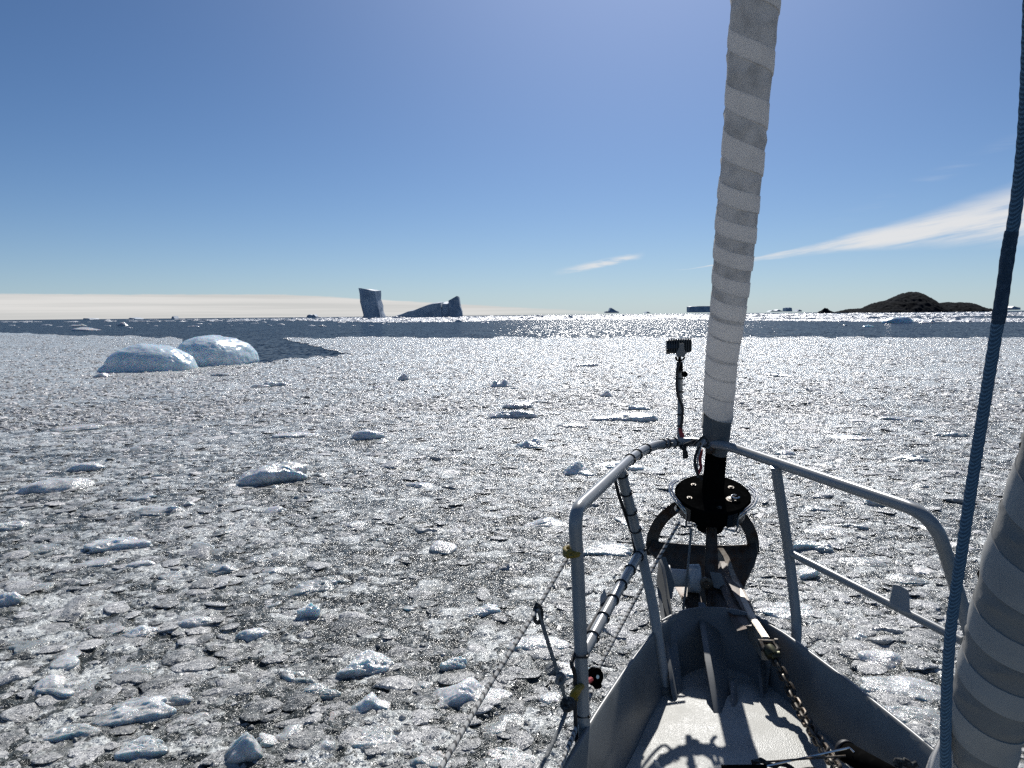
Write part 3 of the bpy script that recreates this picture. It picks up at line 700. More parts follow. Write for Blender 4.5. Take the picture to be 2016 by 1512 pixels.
def scatter(n, dmin, dmax, smin, smax, flat, seed, powr=1.0):
    g = np.random.default_rng(seed)
    th = np.radians(g.uniform(-48, 48, n)); d = np.sqrt(g.uniform(dmin ** 2, dmax ** 2, n)) if powr == 1 else dmin + (dmax - dmin) * g.random(n) ** powr
    x, y = d * np.sin(th), d * np.cos(th)
    px, py, _ = projnp(np.stack([x, y, np.zeros(n)], 1)); ok = on_ice(px, py) & (px > -900) & (px < 2900)
    # patches: fewer bits where the slush lies open
    pt = fbm(np.stack([x * .5, y * .35, np.full(n, 2.2)], 1), 3); ok &= g.random(n) < np.clip(0.72 + 1.1 * pt, 0.12, 1)
    x, y = x[ok], y[ok]; k = len(x)
    s = smin * (smax / smin) ** (g.random(k) ** 1.7)
    hz, _ = height(x, y)
    pos = np.stack([x, y, hz - 0.006], 1)
    tl = .20 if flat[1] > .3 else .07
    rot = np.stack([g.normal(0, tl, k), g.normal(0, tl, k), g.uniform(0, 6.28, k)], 1)
    scl = np.stack([s * .5, s * .5 * g.uniform(.5, 1, k), s * .5 * g.uniform(flat[0], flat[1], k)], 1)
    return pos, rot, scl
sm = [(chunk_mesh('brash_bit', 700 + i, 2, STY[i % 12], True), M_brash) for i in range(12)]
md_ = [(chunk_mesh('brash_lump', 800 + i, 3, ['dome', 'dome', 'pancake', 'dome', 'knob', 'dome', 'slab', 'dome', 'knob', 'dome', 'pancake', 'dome'][i % 12], True), M_brash) for i in range(12)]
A = [scatter(42000, 4.0, 12, 0.015, 0.06, (.2, .6), 1), scatter(80000, 10, 30, 0.025, 0.09, (.2, .5), 2), scatter(230000, 24, 180, 0.07, 0.24, (.14, .36), 3, 1.2)]
B = [scatter(20000, 4.0, 26, 0.06, 0.34, (.06, .16), 4, 1.1), scatter(24000, 20, 175, 0.12, 0.45, (.07, .18), 5, 1.2)]
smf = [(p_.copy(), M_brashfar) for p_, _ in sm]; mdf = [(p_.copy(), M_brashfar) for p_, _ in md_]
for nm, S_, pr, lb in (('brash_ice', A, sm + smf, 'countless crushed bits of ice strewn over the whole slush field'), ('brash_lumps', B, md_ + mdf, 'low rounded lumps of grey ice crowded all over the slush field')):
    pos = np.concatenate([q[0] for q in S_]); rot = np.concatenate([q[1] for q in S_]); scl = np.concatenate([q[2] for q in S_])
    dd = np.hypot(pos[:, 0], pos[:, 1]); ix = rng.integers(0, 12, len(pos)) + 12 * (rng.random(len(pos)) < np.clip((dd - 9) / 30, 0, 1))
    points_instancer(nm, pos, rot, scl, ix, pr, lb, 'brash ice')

# ------------------------------------------------------------------ far drift ice
def far_ice():
    g = np.random.default_rng(11); n = 60000
    px = g.uniform(-500, 2600, n); py = g.uniform(616, 650, n)
    hz = 629.6 - 0.0092 * px; below = py - hz
    d = EYE * FPX / np.maximum(below, .1)
    # how much ice lies where, read as distance bands that bend across the view
    up = np.interp(px, [-500, 100, 300, 1000, 1480, 2016, 2600], [2.4, 2.4, 2.2, 2.0, 1.8, 3.0, 3.0])
    lo = np.interp(px, [-500, 0, 300, 600, 760, 900, 1000, 1300, 1480, 1750, 2016, 2600], [5, 6, 7, 8, 12.5, 12.5, 10.5, 11.5, 15.5, 20, 23, 26])
    dens = np.interp(px, [-500, 0, 300, 600, 720, 1000, 1480, 2600], [.06, .08, .12, .35, .8, .8, 1, 1])
    x = d * (px - 1008) / FPX
    pt = fbm(np.stack([x * .012, d * .006, np.full(n, 1.1)], 1), 4)
    pr = dens * np.clip(0.62 + 2.2 * pt, 0, 1)
    right = px > 1420
    gap = right & (below > 11.5) & (below < 14.0) & (px < 1900); pr[gap] *= 0.12
    ok = (below > up) & (below < lo) & (g.random(n) < pr)
    stray = (below > lo) & (below < 19) & (px < 1000) & (g.random(n) < 0.004); ok |= stray
    px, py, d = px[ok], py[ok], d[ok]; G = PZnp(px, py)
    k = len(px); w = (g.uniform(1.2, 5.5, k) * np.clip(d / 420, .22, 3.0))
    pos = G; pos[:, 2] = 0.02
    rot = np.stack([np.zeros(k), np.zeros(k), g.uniform(0, 6.28, k)], 1)
    scl = np.stack([w * .5, w * .5 * g.uniform(.6, 1, k), np.clip(w * g.uniform(.05, .13, k), .12, 1.0) * np.where(g.random(k) < .04, 2.2, 1)], 1)
    pr_ = [(chunk_mesh('drift_piece', 900 + i, 2, ['slab', 'dome', 'pancake', 'knob', 'slab', 'block'][i % 6], False), M_farice) for i in range(12)]
    points_instancer('drift_ice', pos, rot, scl, g.integers(0, 12, k), pr_, 'distant belt of loose drift ice beyond the open water', 'drift ice')
far_ice()

# nearer growlers in and beyond the open water
for px, py, w, h, sty, lab in [
    (146, 642.5, 42, 5, 'knob', 'ragged low growler on the far left water, the upper of two'),
    (161, 650.5, 56, 6.5, 'slab', 'long low white growler on the far left water, the lower of two'),
    (236, 641.5, 28, 8, 'peak', 'little tilted growler with a raised left end on the left water'),
    (633, 642.5, 19, 4, 'knob', 'tiny double-humped growler on the water left of the ice tower'),
    (530, 641, 12, 2, 'slab', 'tiny flat growler in the open water between rounded berg and horizon'),
    (384, 643, 15, 2, 'slab', 'tiny flat growler on the water above the rounded berg'),
    (1776, 636, 62, 13, 'dome', 'blue hump of ice standing in the drift belt at right, below the island'),
    (1832, 636, 40, 7, 'knob', 'row of small white ice knobs right of the blue hump'),
    (1712, 643, 22, 4, 'knob', 'small white growler afloat below and left of the blue hump'),
    (1664, 641, 12, 2.5, 'slab', 'tiny flat growler left of the small white one at right'),
    (902, 634, 14, 5, 'dome', 'dark little growler right below the sloping iceberg')]:
    c = PZ(px, py, 0); mp = m2px(c); me = chunk_mesh('growler_piece', int(px) + 7, 4, sty)
    xs = [v.co.x for v in me.vertices]; zm = max(v.co.z for v in me.vertices)
    o = link('growler', me, M_floe if px < 1700 or px > 1790 else M_bergy); o.location = c + Vector((0, w / mp * .3, 0))
    o.scale = (w / mp / (max(xs) - min(xs)), w / mp * .3, h / mp / zm * .95); tag(o, lab, 'growler')

# ------------------------------------------------------------------ icebergs
def berg_part(name, outline, Y, depth, M, parent, dx=0, dy=0, amp=1.0, seed=0, cuts=4, back_scale=None):
    """front outline in its own vertical plane Y metres away, `depth` metres thick; the back is shifted dx, dy"""
    f0 = [P(x, y, Y) for x, y in outline]
    for p in f0: p.z = max(p.z, -2.0)
    k = Y / FPX
    bo = back_scale or [(dx, dy)] * len(outline)
    f1 = [p + Vector((b[0] * k, depth, -b[1] * k)) for p, b in zip(f0, bo)]
    for a, b in zip(f0, f1):
        if a.z < 0.5: a.z = b.z = -2
    bm = bmesh.new(); A_ = [bm.verts.new(p) for p in f0]; B_ = [bm.verts.new(p) for p in f1]; n = len(A_)
    bm.faces.new(A_); bm.faces.new(B_[::-1])
    for i in range(n): bm.faces.new((A_[i], B_[i], B_[(i + 1) % n], A_[(i + 1) % n]))
    bmesh.ops.recalc_face_normals(bm, faces=bm.faces); bmesh.ops.triangulate(bm, faces=bm.faces)
    for _ in range(cuts):
        le = sorted(bm.edges, key=lambda e: -e.calc_length())[:max(40, len(bm.edges) // 2)]
        L0 = le[0].calc_length()
        bmesh.ops.subdivide_edges(bm, edges=[e for e in bm.edges if e.calc_length() > L0 * 0.28], cuts=1)
        bmesh.ops.triangulate(bm, faces=bm.faces)
    co = np.array([v.co[:] for v in bm.verts])
    q = co * np.array([1, .6, 0.45]) / (amp * 9)
    dd = np.stack([fbm(q + 11 * i + seed, 4, .55) for i in range(3)], 1) * amp * np.array([1, 1, .6])
    for v, d_ in zip(bm.verts, dd):
        if v.co.z > -1: v.co += Vector(d_)
    me = bpy.data.meshes.new(name); bm.to_mesh(me); bm.free()
    me.polygons.foreach_set('use_smooth', [True] * len(me.polygons)); me.set_sharp_from_angle(angle=R(28)); me.update()
    return link(name, me, M, parent)
YB = 1260.0
o = berg_part('iceberg', [(705.5, 567), (722, 569.5), (738, 573), (740, 588), (741.5, 600), (746, 611), (749.5, 627), (749.5, 640), (711, 640), (711, 627), (716, 621), (712, 606), (709, 594), (708, 580)],
    YB, 22, M_berg, None, amp=1.3, seed=3, cuts=5,
    back_scale=[(2, 0.5), (5, -1), (8, -1.5), (6, 0), (9, 1), (5, 2), (8, 0), (8, 0), (0, 0), (0, 0), (0, 0), (0, 0), (0, 0), (0, 0)])
tag(o, 'tall leaning tower of dark blue ice standing upright on the horizon', 'iceberg')
root = empty('iceberg', (P(835, 627, YB).x, YB, 0), 'long sloping wedge iceberg rising from left to a cracked peak at right', 'iceberg')
berg_part('ice_ramp', [(757, 627), (788, 619.5), (803, 613.5), (812, 612), (824, 607.5), (843, 600), (858, 597), (868, 596), (869.5, 610), (870, 627), (870, 640), (757, 640)], YB, 60, M_berg, root, dx=-2, dy=-3.2, amp=1.0, seed=8, cuts=5)
berg_part('ice_block', [(869.5, 601), (872, 598), (881, 598), (884, 597), (885, 612), (884.5, 627), (884.5, 640), (870.5, 640), (870.5, 627), (870, 612)], YB + 3, 40, M_berg, root, dx=0, dy=-5, amp=0.8, seed=21, cuts=4)
berg_part('ice_peak', [(882, 592.5), (886, 590), (899, 583), (902.5, 584), (904, 592), (905.5, 602), (909, 612), (910, 620), (909, 627), (909, 640), (884, 640), (884.5, 627), (885, 610), (883, 598)], YB - 4, 34, M_berg, root, dx=-1, dy=1, amp=1.3, seed=30, cuts=5)

for px, base, w, h, prof, lab, cat in [
    (1205, 616, 27, 10, [(-.5, 0), (-.45, .3), (-.2, .35), (-.1, 1), (.1, .75), (.3, .4), (.5, .2), (.5, 0)], 'small dark iceberg with a pointed left shoulder on the bright horizon', 'iceberg'),
    (1276, 616.4, 9, 3, [(-.5, 0), (-.1, 1), (.5, 0)], 'tiny ice speck on the bright horizon right of the small pointed berg', 'iceberg'),
    (1384, 615, 54, 12, [(-.5, 0), (-.5, .92), (-.4, 1), (.5, 1.08), (.5, 0)], 'flat-topped tabular iceberg half hidden behind the furled headsail', 'iceberg'),
    (1528, 613.5, 24, 4, [(-.5, 0), (-.3, .6), (0, .5), (.2, 1), (.5, .3), (.5, 0)], 'faint low iceberg just right of the furled headsail', 'iceberg'),
    (1554, 613.3, 12, 8, [(-.5, 0), (-.45, .9), (-.1, .8), (0, 1), (.4, .9), (.5, 0)], 'faint twin-topped iceberg between the headsail and the island', 'iceberg'),
    (1574, 613.2, 10, 4, [(-.5, 0), (0, 1), (.5, .5), (.5, 0)], 'faint little iceberg nearest the left end of the island', 'iceberg'),
    (1996, 609.8, 26, 7, [(-.5, 0), (-.4, .6), (-.2, .5), (0, 1), (.3, .7), (.5, .6), (.5, 0)], 'pale iceberg on the horizon right of the blue rope', 'iceberg'),
    (612, 625, 19, 6, [(-.5, 0), (-.4, .7), (-.2, 1), (.1, .8), (.3, 1), (.5, .3), (.5, 0)], 'small pale iceberg on the horizon left of the ice tower', 'iceberg'),
    (340, 627.2, 7, 5, [(-.5, 0), (-.2, .8), (.1, 1), (.5, 0)], 'tiny grey iceberg on the horizon above the rounded berg', 'iceberg'),
    (260, 628, 15, 2.6, [(-.5, 0), (-.3, 1), (.3, .5), (.5, 0)], 'tiny low iceberg, second from the left on the horizon', 'iceberg'),
    (170, 628.8, 14, 2.3, [(-.5, 0), (-.4, 1), (.4, .8), (.5, 0)], 'tiny flat iceberg farthest left on the horizon', 'iceberg')]:
    Yf = 4200 if h > 3.5 else 2600
    out = [(px + a * w, base - b * h) for a, b in prof]
    o = berg_part('iceberg', out, Yf, 60, M_berg, None, amp=2.0, seed=px, cuts=2); tag(o, lab, cat)

# rounded berg of two humps, one body
def rounded_berg():
    bm_v, bm_f, off = [], [], 0
    def hump(cx, cy, ax, ay, hz, seed, pw, tilt, yaw=0.0):
        v, f = ico(6); v = v.copy()
        k = (np.abs(v) ** pw).sum(1) ** (1 / pw); v = v / k[:, None]
        o_ = np.array((seed * 3.3, seed, 1.0)); n1 = fbm(v * 1.5 + o_, 3); n2 = fbm(v * 5 + o_, 4, .6, ridge=True); n3 = fbm(v * 14 + o_, 3)
        v *= (1 + .09 * n1 + .022 * n2 + .012 * n3)[:, None]
        v[:, 2] += np.clip(v[:, 2], 0, 1) * tilt * v[:, 0]
        v *= np.array((ax, ay, hz)); c_, s_ = math.cos(yaw), math.sin(yaw)
        v[:, :2] = v[:, :2] @ np.array(((c_, s_), (-s_, c_)))
        return v + np.array((cx, cy, 0)), f
    a = PZ(300, 733, 0); b = PZ(428, 722, 0)
    def at(p, dy, dx=0): return p.x * (p.y + dy) / p.y + dx
    k = 1 / m2px(a)
    parts_ = [hump(at(a, 2.0), a.y + 2.0, 83 * k, 2.2, 51 * k, 5, 2.25, -0.06),
              hump(at(PZ(236, 733, 0), 1.6), a.y + 1.6, 0.8, 1.3, .55, 6, 2.3, 0.2),
              hump(at(b, 2.6), b.y + 2.6, 62 / m2px(b), 3.2, 58 / m2px(b), 9, 2.35, -0.12, -.2)]
    vs_, fs_ = [], []; n = 0
    for v, f in parts_: vs_.append(v); fs_.append(f + n); n += len(v)
    me = mesh_from('rounded_berg', np.concatenate(vs_), np.concatenate(fs_))
    tmp = bpy.data.objects.new('tmp', me); C.objects.link(tmp)
    md = tmp.modifiers.new('r', 'REMESH'); md.mode = 'VOXEL'; md.voxel_size = 0.045; md.use_smooth_shade = True
    dg = bpy.context.evaluated_depsgraph_get(); me2 = bpy.data.meshes.new_from_object(tmp.evaluated_get(dg))
    bpy.data.objects.remove(tmp)
    co = np.zeros(len(me2.vertices) * 3, np.float32); me2.vertices.foreach_get('co', co); co = co.reshape(-1, 3)
    nn = np.zeros(len(co) * 3, np.float32); me2.vertex_normals.foreach_get('vector', nn) if hasattr(me2.vertex_normals, 'foreach_get') else None
    nn = nn.reshape(-1, 3)
    # melt flutes running down the faces, knobbly crest
    r_ = fbm(co * np.array([1.6, 1.6, .8]) + 5, 4, .55, ridge=True) * .022 + fbm(co * 5, 3) * .008
    co = co + nn * r_[:, None]
    me2.vertices.foreach_set('co', co.astype(np.float32).ravel()); me2.polygons.foreach_set('use_smooth', [True] * len(me2.polygons)); me2.update()
    me2.name = 'rounded_berg'; o = bpy.data.objects.new('rounded_berg', me2); C.objects.link(o)
    me2.materials.clear(); me2.materials.append(M_bergy)
    tag(o, 'rounded blue-white berg of two humps in the slush beside open water', 'small iceberg')
rounded_berg()

# island
def island():
    pr = [(1636, 0), (1650, 2), (1668, 7), (1700, 9), (1722, 19), (1745, 24), (1772, 35), (1790, 39), (1803, 38), (1818, 29), (1835, 16), (1850, 18), (1872, 19), (1905, 17), (1925, 8), (1942, 3), (1955, 4), (1964, 0)]
    k = 3000 / FPX; nx, ny = 420, 60
    X, T = np.meshgrid(np.linspace(1632, 1968, nx), np.linspace(-1, 1, ny)); hh = np.interp(X, [a for a, _ in pr], [b for _, b in pr]) * k
    xw = (X - 1008) * k; yw = 3000 + T * 150 * (0.3 + np.sqrt(np.maximum(hh, 0) / 80)) 
    p = np.stack([xw / 28, yw / 28, np.zeros_like(xw)], -1)
    z = hh * (1 - np.abs(T) ** 1.7) * (1 + .05 * fbm(p, 5, .6, ridge=True)) + 4.0 * fbm(p * 2.2, 4, .5, ridge=True) * (hh > 1) - 2.0
    V = np.stack([xw, yw, z], -1).reshape(-1, 3); i = np.arange(ny - 1)[:, None] * nx; j = np.arange(nx - 1)[None]
    F = np.stack([i + j, i + j + 1, i + nx + j + 1, i + nx + j], -1).reshape(-1, 4)
    M = mat('haze_blue_rock', (0.009, 0.012, 0.017), 0.95, 0, 0.02, (0.02, (0.005, 0.007, 0.010), 0.4, 0.6))  # the blue of distance haze is put into the dark rock colour
    tag(link('island', mesh_from('island', V, F, True), M), kind='structure')
    for px, w, h, lab in ((1626, 34, 8, 'dark low skerry just left of the island'), (1950, 20, 6, 'small dark skerry off the right end of the island')):
        c = P(px, 613 if px < 1700 else 610, 2950); me = chunk_mesh('skerry', px, 4, 'knob', False); o = link('skerry', me, M)
        o.location = (c.x, 2950, -1); o.scale = (w * k * .45, 20, h * k * .75); tag(o, lab, 'rock')
island()

# ================================================================== the boat
def boat():
    zr = EYE - 0.47; zd = EYE - 1.155
    root = empty('sailing_yacht', BF(1.0, 0, zd), 'grey-painted bow of a sailing yacht with tubular pulpit, bulwarks and textured foredeck', 'boat')
    # plan of the bulwark's top edge: metres aft of the nose -> half breadth
    S = [0.30, 0.31, 0.335, 0.38, 0.45, 0.55, 0.75, 1.0, 1.3, 1.7, 2.2, 2.8]
    T = [0.0, 0.07, 0.12, 0.16, 0.195, 0.232, 0.30, 0.375, 0.455, 0.55, 0.65, 0.75]
    def half(s): return float(np.interp(s, S, T))
    slope = lambda s: 0.018 * min(1, max(0, (s - .40) / .5))
    top = lambda s: EYE - 0.985 - 0.012 * s
    # deck
    v = []; f = []; n = 60; mcols = 24
    ss = [0.30 + (2.5 * (i / n) ** 1.5) for i in range(n + 1)]
    for s in ss:
        hb = max(half(s) - 0.05 - slope(s), 0.004)
        for j in range(mcols + 1):
            t = -1 + 2 * j / mcols
            v.append(BF(s, t * hb, zd + 0.012 * (1 - t * t)))
    for i in range(n):
        for j in range(mcols): a = i * (mcols + 1) + j; f.append((a, a + 1, a + mcols + 2, a + mcols + 1))
    md = bpy.data.materials.new('textured_deck_paint'); md.use_nodes = True; t_ = md.node_tree; b = t_.nodes['Principled BSDF']; L = t_.links
    tcx = N(t_, 'ShaderNodeNewGeometry'); n1 = N(t_, 'ShaderNodeTexNoise'); n1.inputs['Scale'].default_value = 9; n1.inputs['Detail'].default_value = 8
    L.new(tcx.outputs['Position'], n1.inputs['Vector'])
    x = N(t_, 'ShaderNodeMix', data_type='RGBA'); x.inputs[6].default_value = (0.30, 0.305, 0.28, 1); x.inputs[7].default_value = (0.46, 0.455, 0.41, 1)
    r_ = N(t_, 'ShaderNodeMapRange'); r_.inputs[1].default_value = .38; r_.inputs[2].default_value = .62; L.new(n1.outputs['Fac'], r_.inputs[0]); L.new(r_.outputs[0], x.inputs[0])
    L.new(x.outputs[2], b.inputs['Base Color'])
    vo = N(t_, 'ShaderNodeTexVoronoi'); vo.inputs['Scale'].default_value = 300; L.new(tcx.outputs['Position'], vo.inputs['Vector'])
    bb = N(t_, 'ShaderNodeBump'); bb.inputs['Strength'].default_value = 0.6; bb.inputs['Distance'].default_value = 0.0013; L.new(vo.outputs['Distance'], bb.inputs['Height'])
    L.new(bb.outputs[0], b.inputs['Normal']); r2 = N(t_, 'ShaderNodeMapRange'); r2.inputs[1].default_value = .4; r2.inputs[2].default_value = .6; r2.inputs[3].default_value = .42; r2.inputs[4].default_value = .6
    L.new(n1.outputs['Fac'], r2.inputs[0]); L.new(r2.outputs[0], b.inputs['Roughness'])
    link('deck', mesh_from('deck', v, f), md, root)
    # bulwarks: inner face, cap, outer face running down as hull plating
    for side, nm in ((-1, 'bulwark'), (1, 'bulwark')):
        v = []; f = []
        for s in ss:
            hb = half(s); z = top(s)
            sp = slope(s); ci = [(hb - 0.058 - sp, zd - 0.02), (hb - 0.03 - sp * .5, zd + 0.06), (hb - 0.008, z - 0.004), (hb - 0.004, z), (hb + 0.003, z), (hb + 0.006, z - 0.004)]
            if hb < 0.06: ci = [(max(a, 0), zz) for a, zz in ci]
            for a, zz in ci: v.append(BF(s - (a - hb) * -0.0, side * a, zz))
        w = 6
        for i in range(n):
            for j in range(w - 1): a = i * w + j; f.append((a, a + 1, a + w + 1, a + w))
        link(nm, mesh_from(nm, v, f), M_paint, root)
    # rounded bow plate closing the bulwarks
    mb = MB(); v = []; f = []; k = 25
    for i in range(k):
        a = -1 + 2 * i / (k - 1); tt = a * 0.175; s0 = 0.30 + 0.10 * (abs(a) ** 2.4)
        zt = EYE - 0.975 - 0.012 * abs(a) ** 2
        v += [BF(s0 + .10, tt * .78, zd - .01), BF(s0 + 0.03, tt * 0.92, zd + .07), BF(s0, tt, zt), BF(s0 - .008, tt * 1.02, zt), BF(s0 - 0.012, tt * 1.02, zt - 0.006), BF(s0 + 0.02, tt * .9, zd - .15)]
    for i in range(k - 1):
        for j in range(5): a = i * 6 + j; f.append((a, a + 1, a + 7, a + 6))
    link('bow_plate', mesh_from('bow_plate', v, f), M_paint, root)
    # hull plating below
    v = []; f = []; zz = [0, -0.25, -0.8, -1.4, -2.2]
    idx = list(range(len(ss)))
    for side in (-1, 1):
        b0 = len(v)
        for s in ss:
            for q, dz in enumerate(zz):
                g = 1 - 0.30 * (q / 4) ** 1.2
                v.append(BF(s + 0.07 * q, side * max((half(s) + .006) * g - .02 * q, 0.0), top(s) - 0.006 + dz))
        for i in range(n):
            for j in range(4): a = b0 + i * 5 + j; f.append((a, a + 1, a + 6, a + 5))
    link('hull', mesh_from('hull', v, f), M_paint, root)

    # pulpit
    r1 = 0.0165
    RL = [(1398, 873), (1345, 870), (1300, 875), (1268, 886), (1240, 905)]
    railL = [PZ(x_, y_, zr) for x_, y_ in RL]
    pb = PZ(1130, 1008, zr)
    lowL = P(1152, 1512, 1.86); ext = lowL + (lowL - P(1134, 1090, 1.90)).normalized() * 0.12
    path = arc(railL, 5) + rounded([railL[-1] * .999 + pb * .001, pb, P(1137, 1110, 1.905), lowL, ext], 0.07)[1:]
    mb = MB(); mb.tube(path, r1, 14); mb.build('top_rail', M_tube, root)
    RR = [PZ(x_, y_, zr) for x_, y_ in ((1398, 873), (1440, 881), (1500, 901))]
    pr_ = PZ(1838, 1015, zr)
    mb = MB(); mb.tube(arc(RR, 4) + rounded([RR[-1] * .999 + pr_ * .001, pr_, P(1890, 1180, 1.90), P(1935, 1330, 1.84), P(1970, 1440, 1.80)], 0.09)[1:], r1, 14); mb.build('top_rail', M_tube, root)
    a = PZ(1222, 925, zr); mid = P(1262, 1085, 2.52); ft = P(1311, 1335, 2.36)
    mb = MB(); mb.tube([a, mid, P(1285, 1190, 2.45), ft + Vector((0, 0, -.03))], r1, 14); mb.build('pulpit_post', M_tube, root)
    mb = MB(); mb.lathe([(0, .030), (.035, .030), (.037, .022)], ft - Vector((0, 0, .06)), (0, 0, 1)); mb.build('post_socket', M_paint, root)
    mb = MB(); mb.tube([mid, P(1215, 1165, 2.2), P(1148, 1288, 1.885)], r1 * .92, 14); mb.build('brace', M_tube, root)
    c = P(1192, 1190, 2.13); mb = MB(); mb.plate([P(1180, 1215, 2.10), P(1182, 1174, 2.13), P(1190, 1158, 2.15), P(1194, 1170, 2.15), P(1200, 1185, 2.15), P(1197, 1200, 2.12)], HD * .005)
    mb.build('brace_plate', M_tube, root)
    a = PZ(1527, 913, zr) - Vector((0, 0, .008)); md2 = P(1553, 1087, 2.52)
    mb = MB(); mb.tube(rounded([a, md2, P(1570, 1238, 2.47), P(1558, 1338, 2.40)], .05), r1, 14); mb.build('pulpit_post', M_tube, root)
    mb = MB(); mb.lathe([(0, .028), (.03, .028), (.032, .02)], P(1558, 1338, 2.40) - Vector((0, 0, .05)), (0, 0, 1)); mb.build('post_socket', M_paint, root)
    mb = MB(); mb.tube([md2, P(1895, 1262, 1.90)], .0115, 12); mb.build('mid_rail', M_tube, root)
    mb = MB(); mb.plate([P(1751, 1185, 2.07), P(1758, 1150, 2.09), P(1770, 1152, 2.07), P(1789, 1163, 2.05), P(1791, 1200, 2.04), P(1795, 1208, 2.03), P(1770, 1200, 2.05)], HD * .005)
    mb.build('light_board_plate', M_tube, root)
    # stem gussets: three long vertical plates
    def lp(pts, th, nm='gusset_plate', M=M_paint):
        mb = MB(); mb.plate([P(*q) for q in pts], SD * th); mb.build(nm, M, root, bevel=.0015)
    lp([(1299, 1100, 2.80), (1306, 1117, 2.76), (1316, 1180, 2.66), (1327, 1240, 2.55), (1336, 1310, 2.43), (1344, 1385, 2.31), (1341, 1404, 2.28), (1335, 1400, 2.27), (1325, 1365, 2.30), (1318, 1310, 2.38), (1308, 1240, 2.52), (1296, 1150, 2.74)], .012)
    lp([(1380, 1185, 2.66), (1394, 1210, 2.62), (1413, 1250, 2.53), (1428, 1330, 2.38), (1435, 1400, 2.25), (1426, 1425, 2.17), (1411, 1400, 2.20), (1394, 1300, 2.36), (1380, 1215, 2.58)], .019)
    lp([(1494, 1270, 2.50), (1502, 1300, 2.44), (1510, 1400, 2.27), (1506, 1412, 2.25), (1501, 1380, 2.28), (1494, 1310, 2.40)], .010)
    lp([(1440, 1340, 2.34), (1449, 1350, 2.32), (1452, 1415, 2.20), (1449, 1424, 2.18), (1443, 1412, 2.19)], .008)
    # bow roller cheeks and drum
    mb = MB(); mb.plate([P(1300, 1100, 2.84), P(1308, 1096, 2.84), P(1316, 1118, 2.82), P(1326, 1150, 2.80), P(1320, 1180, 2.78), P(1306, 1180, 2.78), P(1297, 1140, 2.82)], SD * .010); mb.build('roller_cheek', M_paint, root, bevel=.001)
    ax = SD; c0 = P(1312, 1137, 2.86)
    mb = MB(); mb.lathe([(0, .046), (.012, .046), (.016, .033), (.075, .031), (.080, .050), (.118, .052), (.122, .046)], c0, ax, 28); mb.build('bow_roller', M_white, root)
    mb = MB(); mb.lathe([(0, .011), (.012, .011)], P(1294, 1137, 2.85), ax, 6); mb.build('bolt', M_black, root)
    # central mounting for anchor and stay: dark frame under the drum
    mb = MB()
    mb.plate([P(1391, 1036, 2.93), P(1411, 1036, 2.93), P(1414, 1120, 2.84), P(1418, 1160, 2.80), P(1404, 1175, 2.78), P(1386, 1165, 2.80), P(1388, 1100, 2.86)], HD * .02)
    mb.build('stay_plate', M_anchor, root, bevel=.002)
    mb = MB(); mb.plate([P(1330, 1150, 2.90), P(1372, 1160, 2.86), P(1386, 1220, 2.70), P(1372, 1232, 2.72), P(1352, 1190, 2.80)], SD * .016 + HD * .01)
    mb.plate([P(1385, 1150, 2.84), P(1425, 1150, 2.84), P(1470, 1235, 2.45), P(1450, 1240, 2.45), P(1430, 1200, 2.58), P(1395, 1215, 2.70)], HD * .02)
    mb.plate([P(1425, 1105, 2.93), P(1452, 1150, 2.84), P(1478, 1205, 2.56), P(1470, 1232, 2.46), P(1440, 1190, 2.64), P(1415, 1130, 2.86)], SD * .03)
    mb.build('anchor_channel', M_anchor, root, bevel=.002)
    mb = MB(); mb.lathe([(0, .022), (.014, .022), (.016, .012), (.026, .012)], P(1390, 1147, 2.77), -HD, 20); mb.build('bolt', M_galv, root)
    mb = MB(); mb.plate([P(1397, 1125, 2.79), P(1420, 1130, 2.79), P(1428, 1152, 2.77), P(1424, 1162, 2.76), P(1405, 1156, 2.77)], HD * .006); mb.build('cover_plate', M_paint, root, bevel=.001)
    # grey cable along the pulpit, with its black ties
    return root
boat()

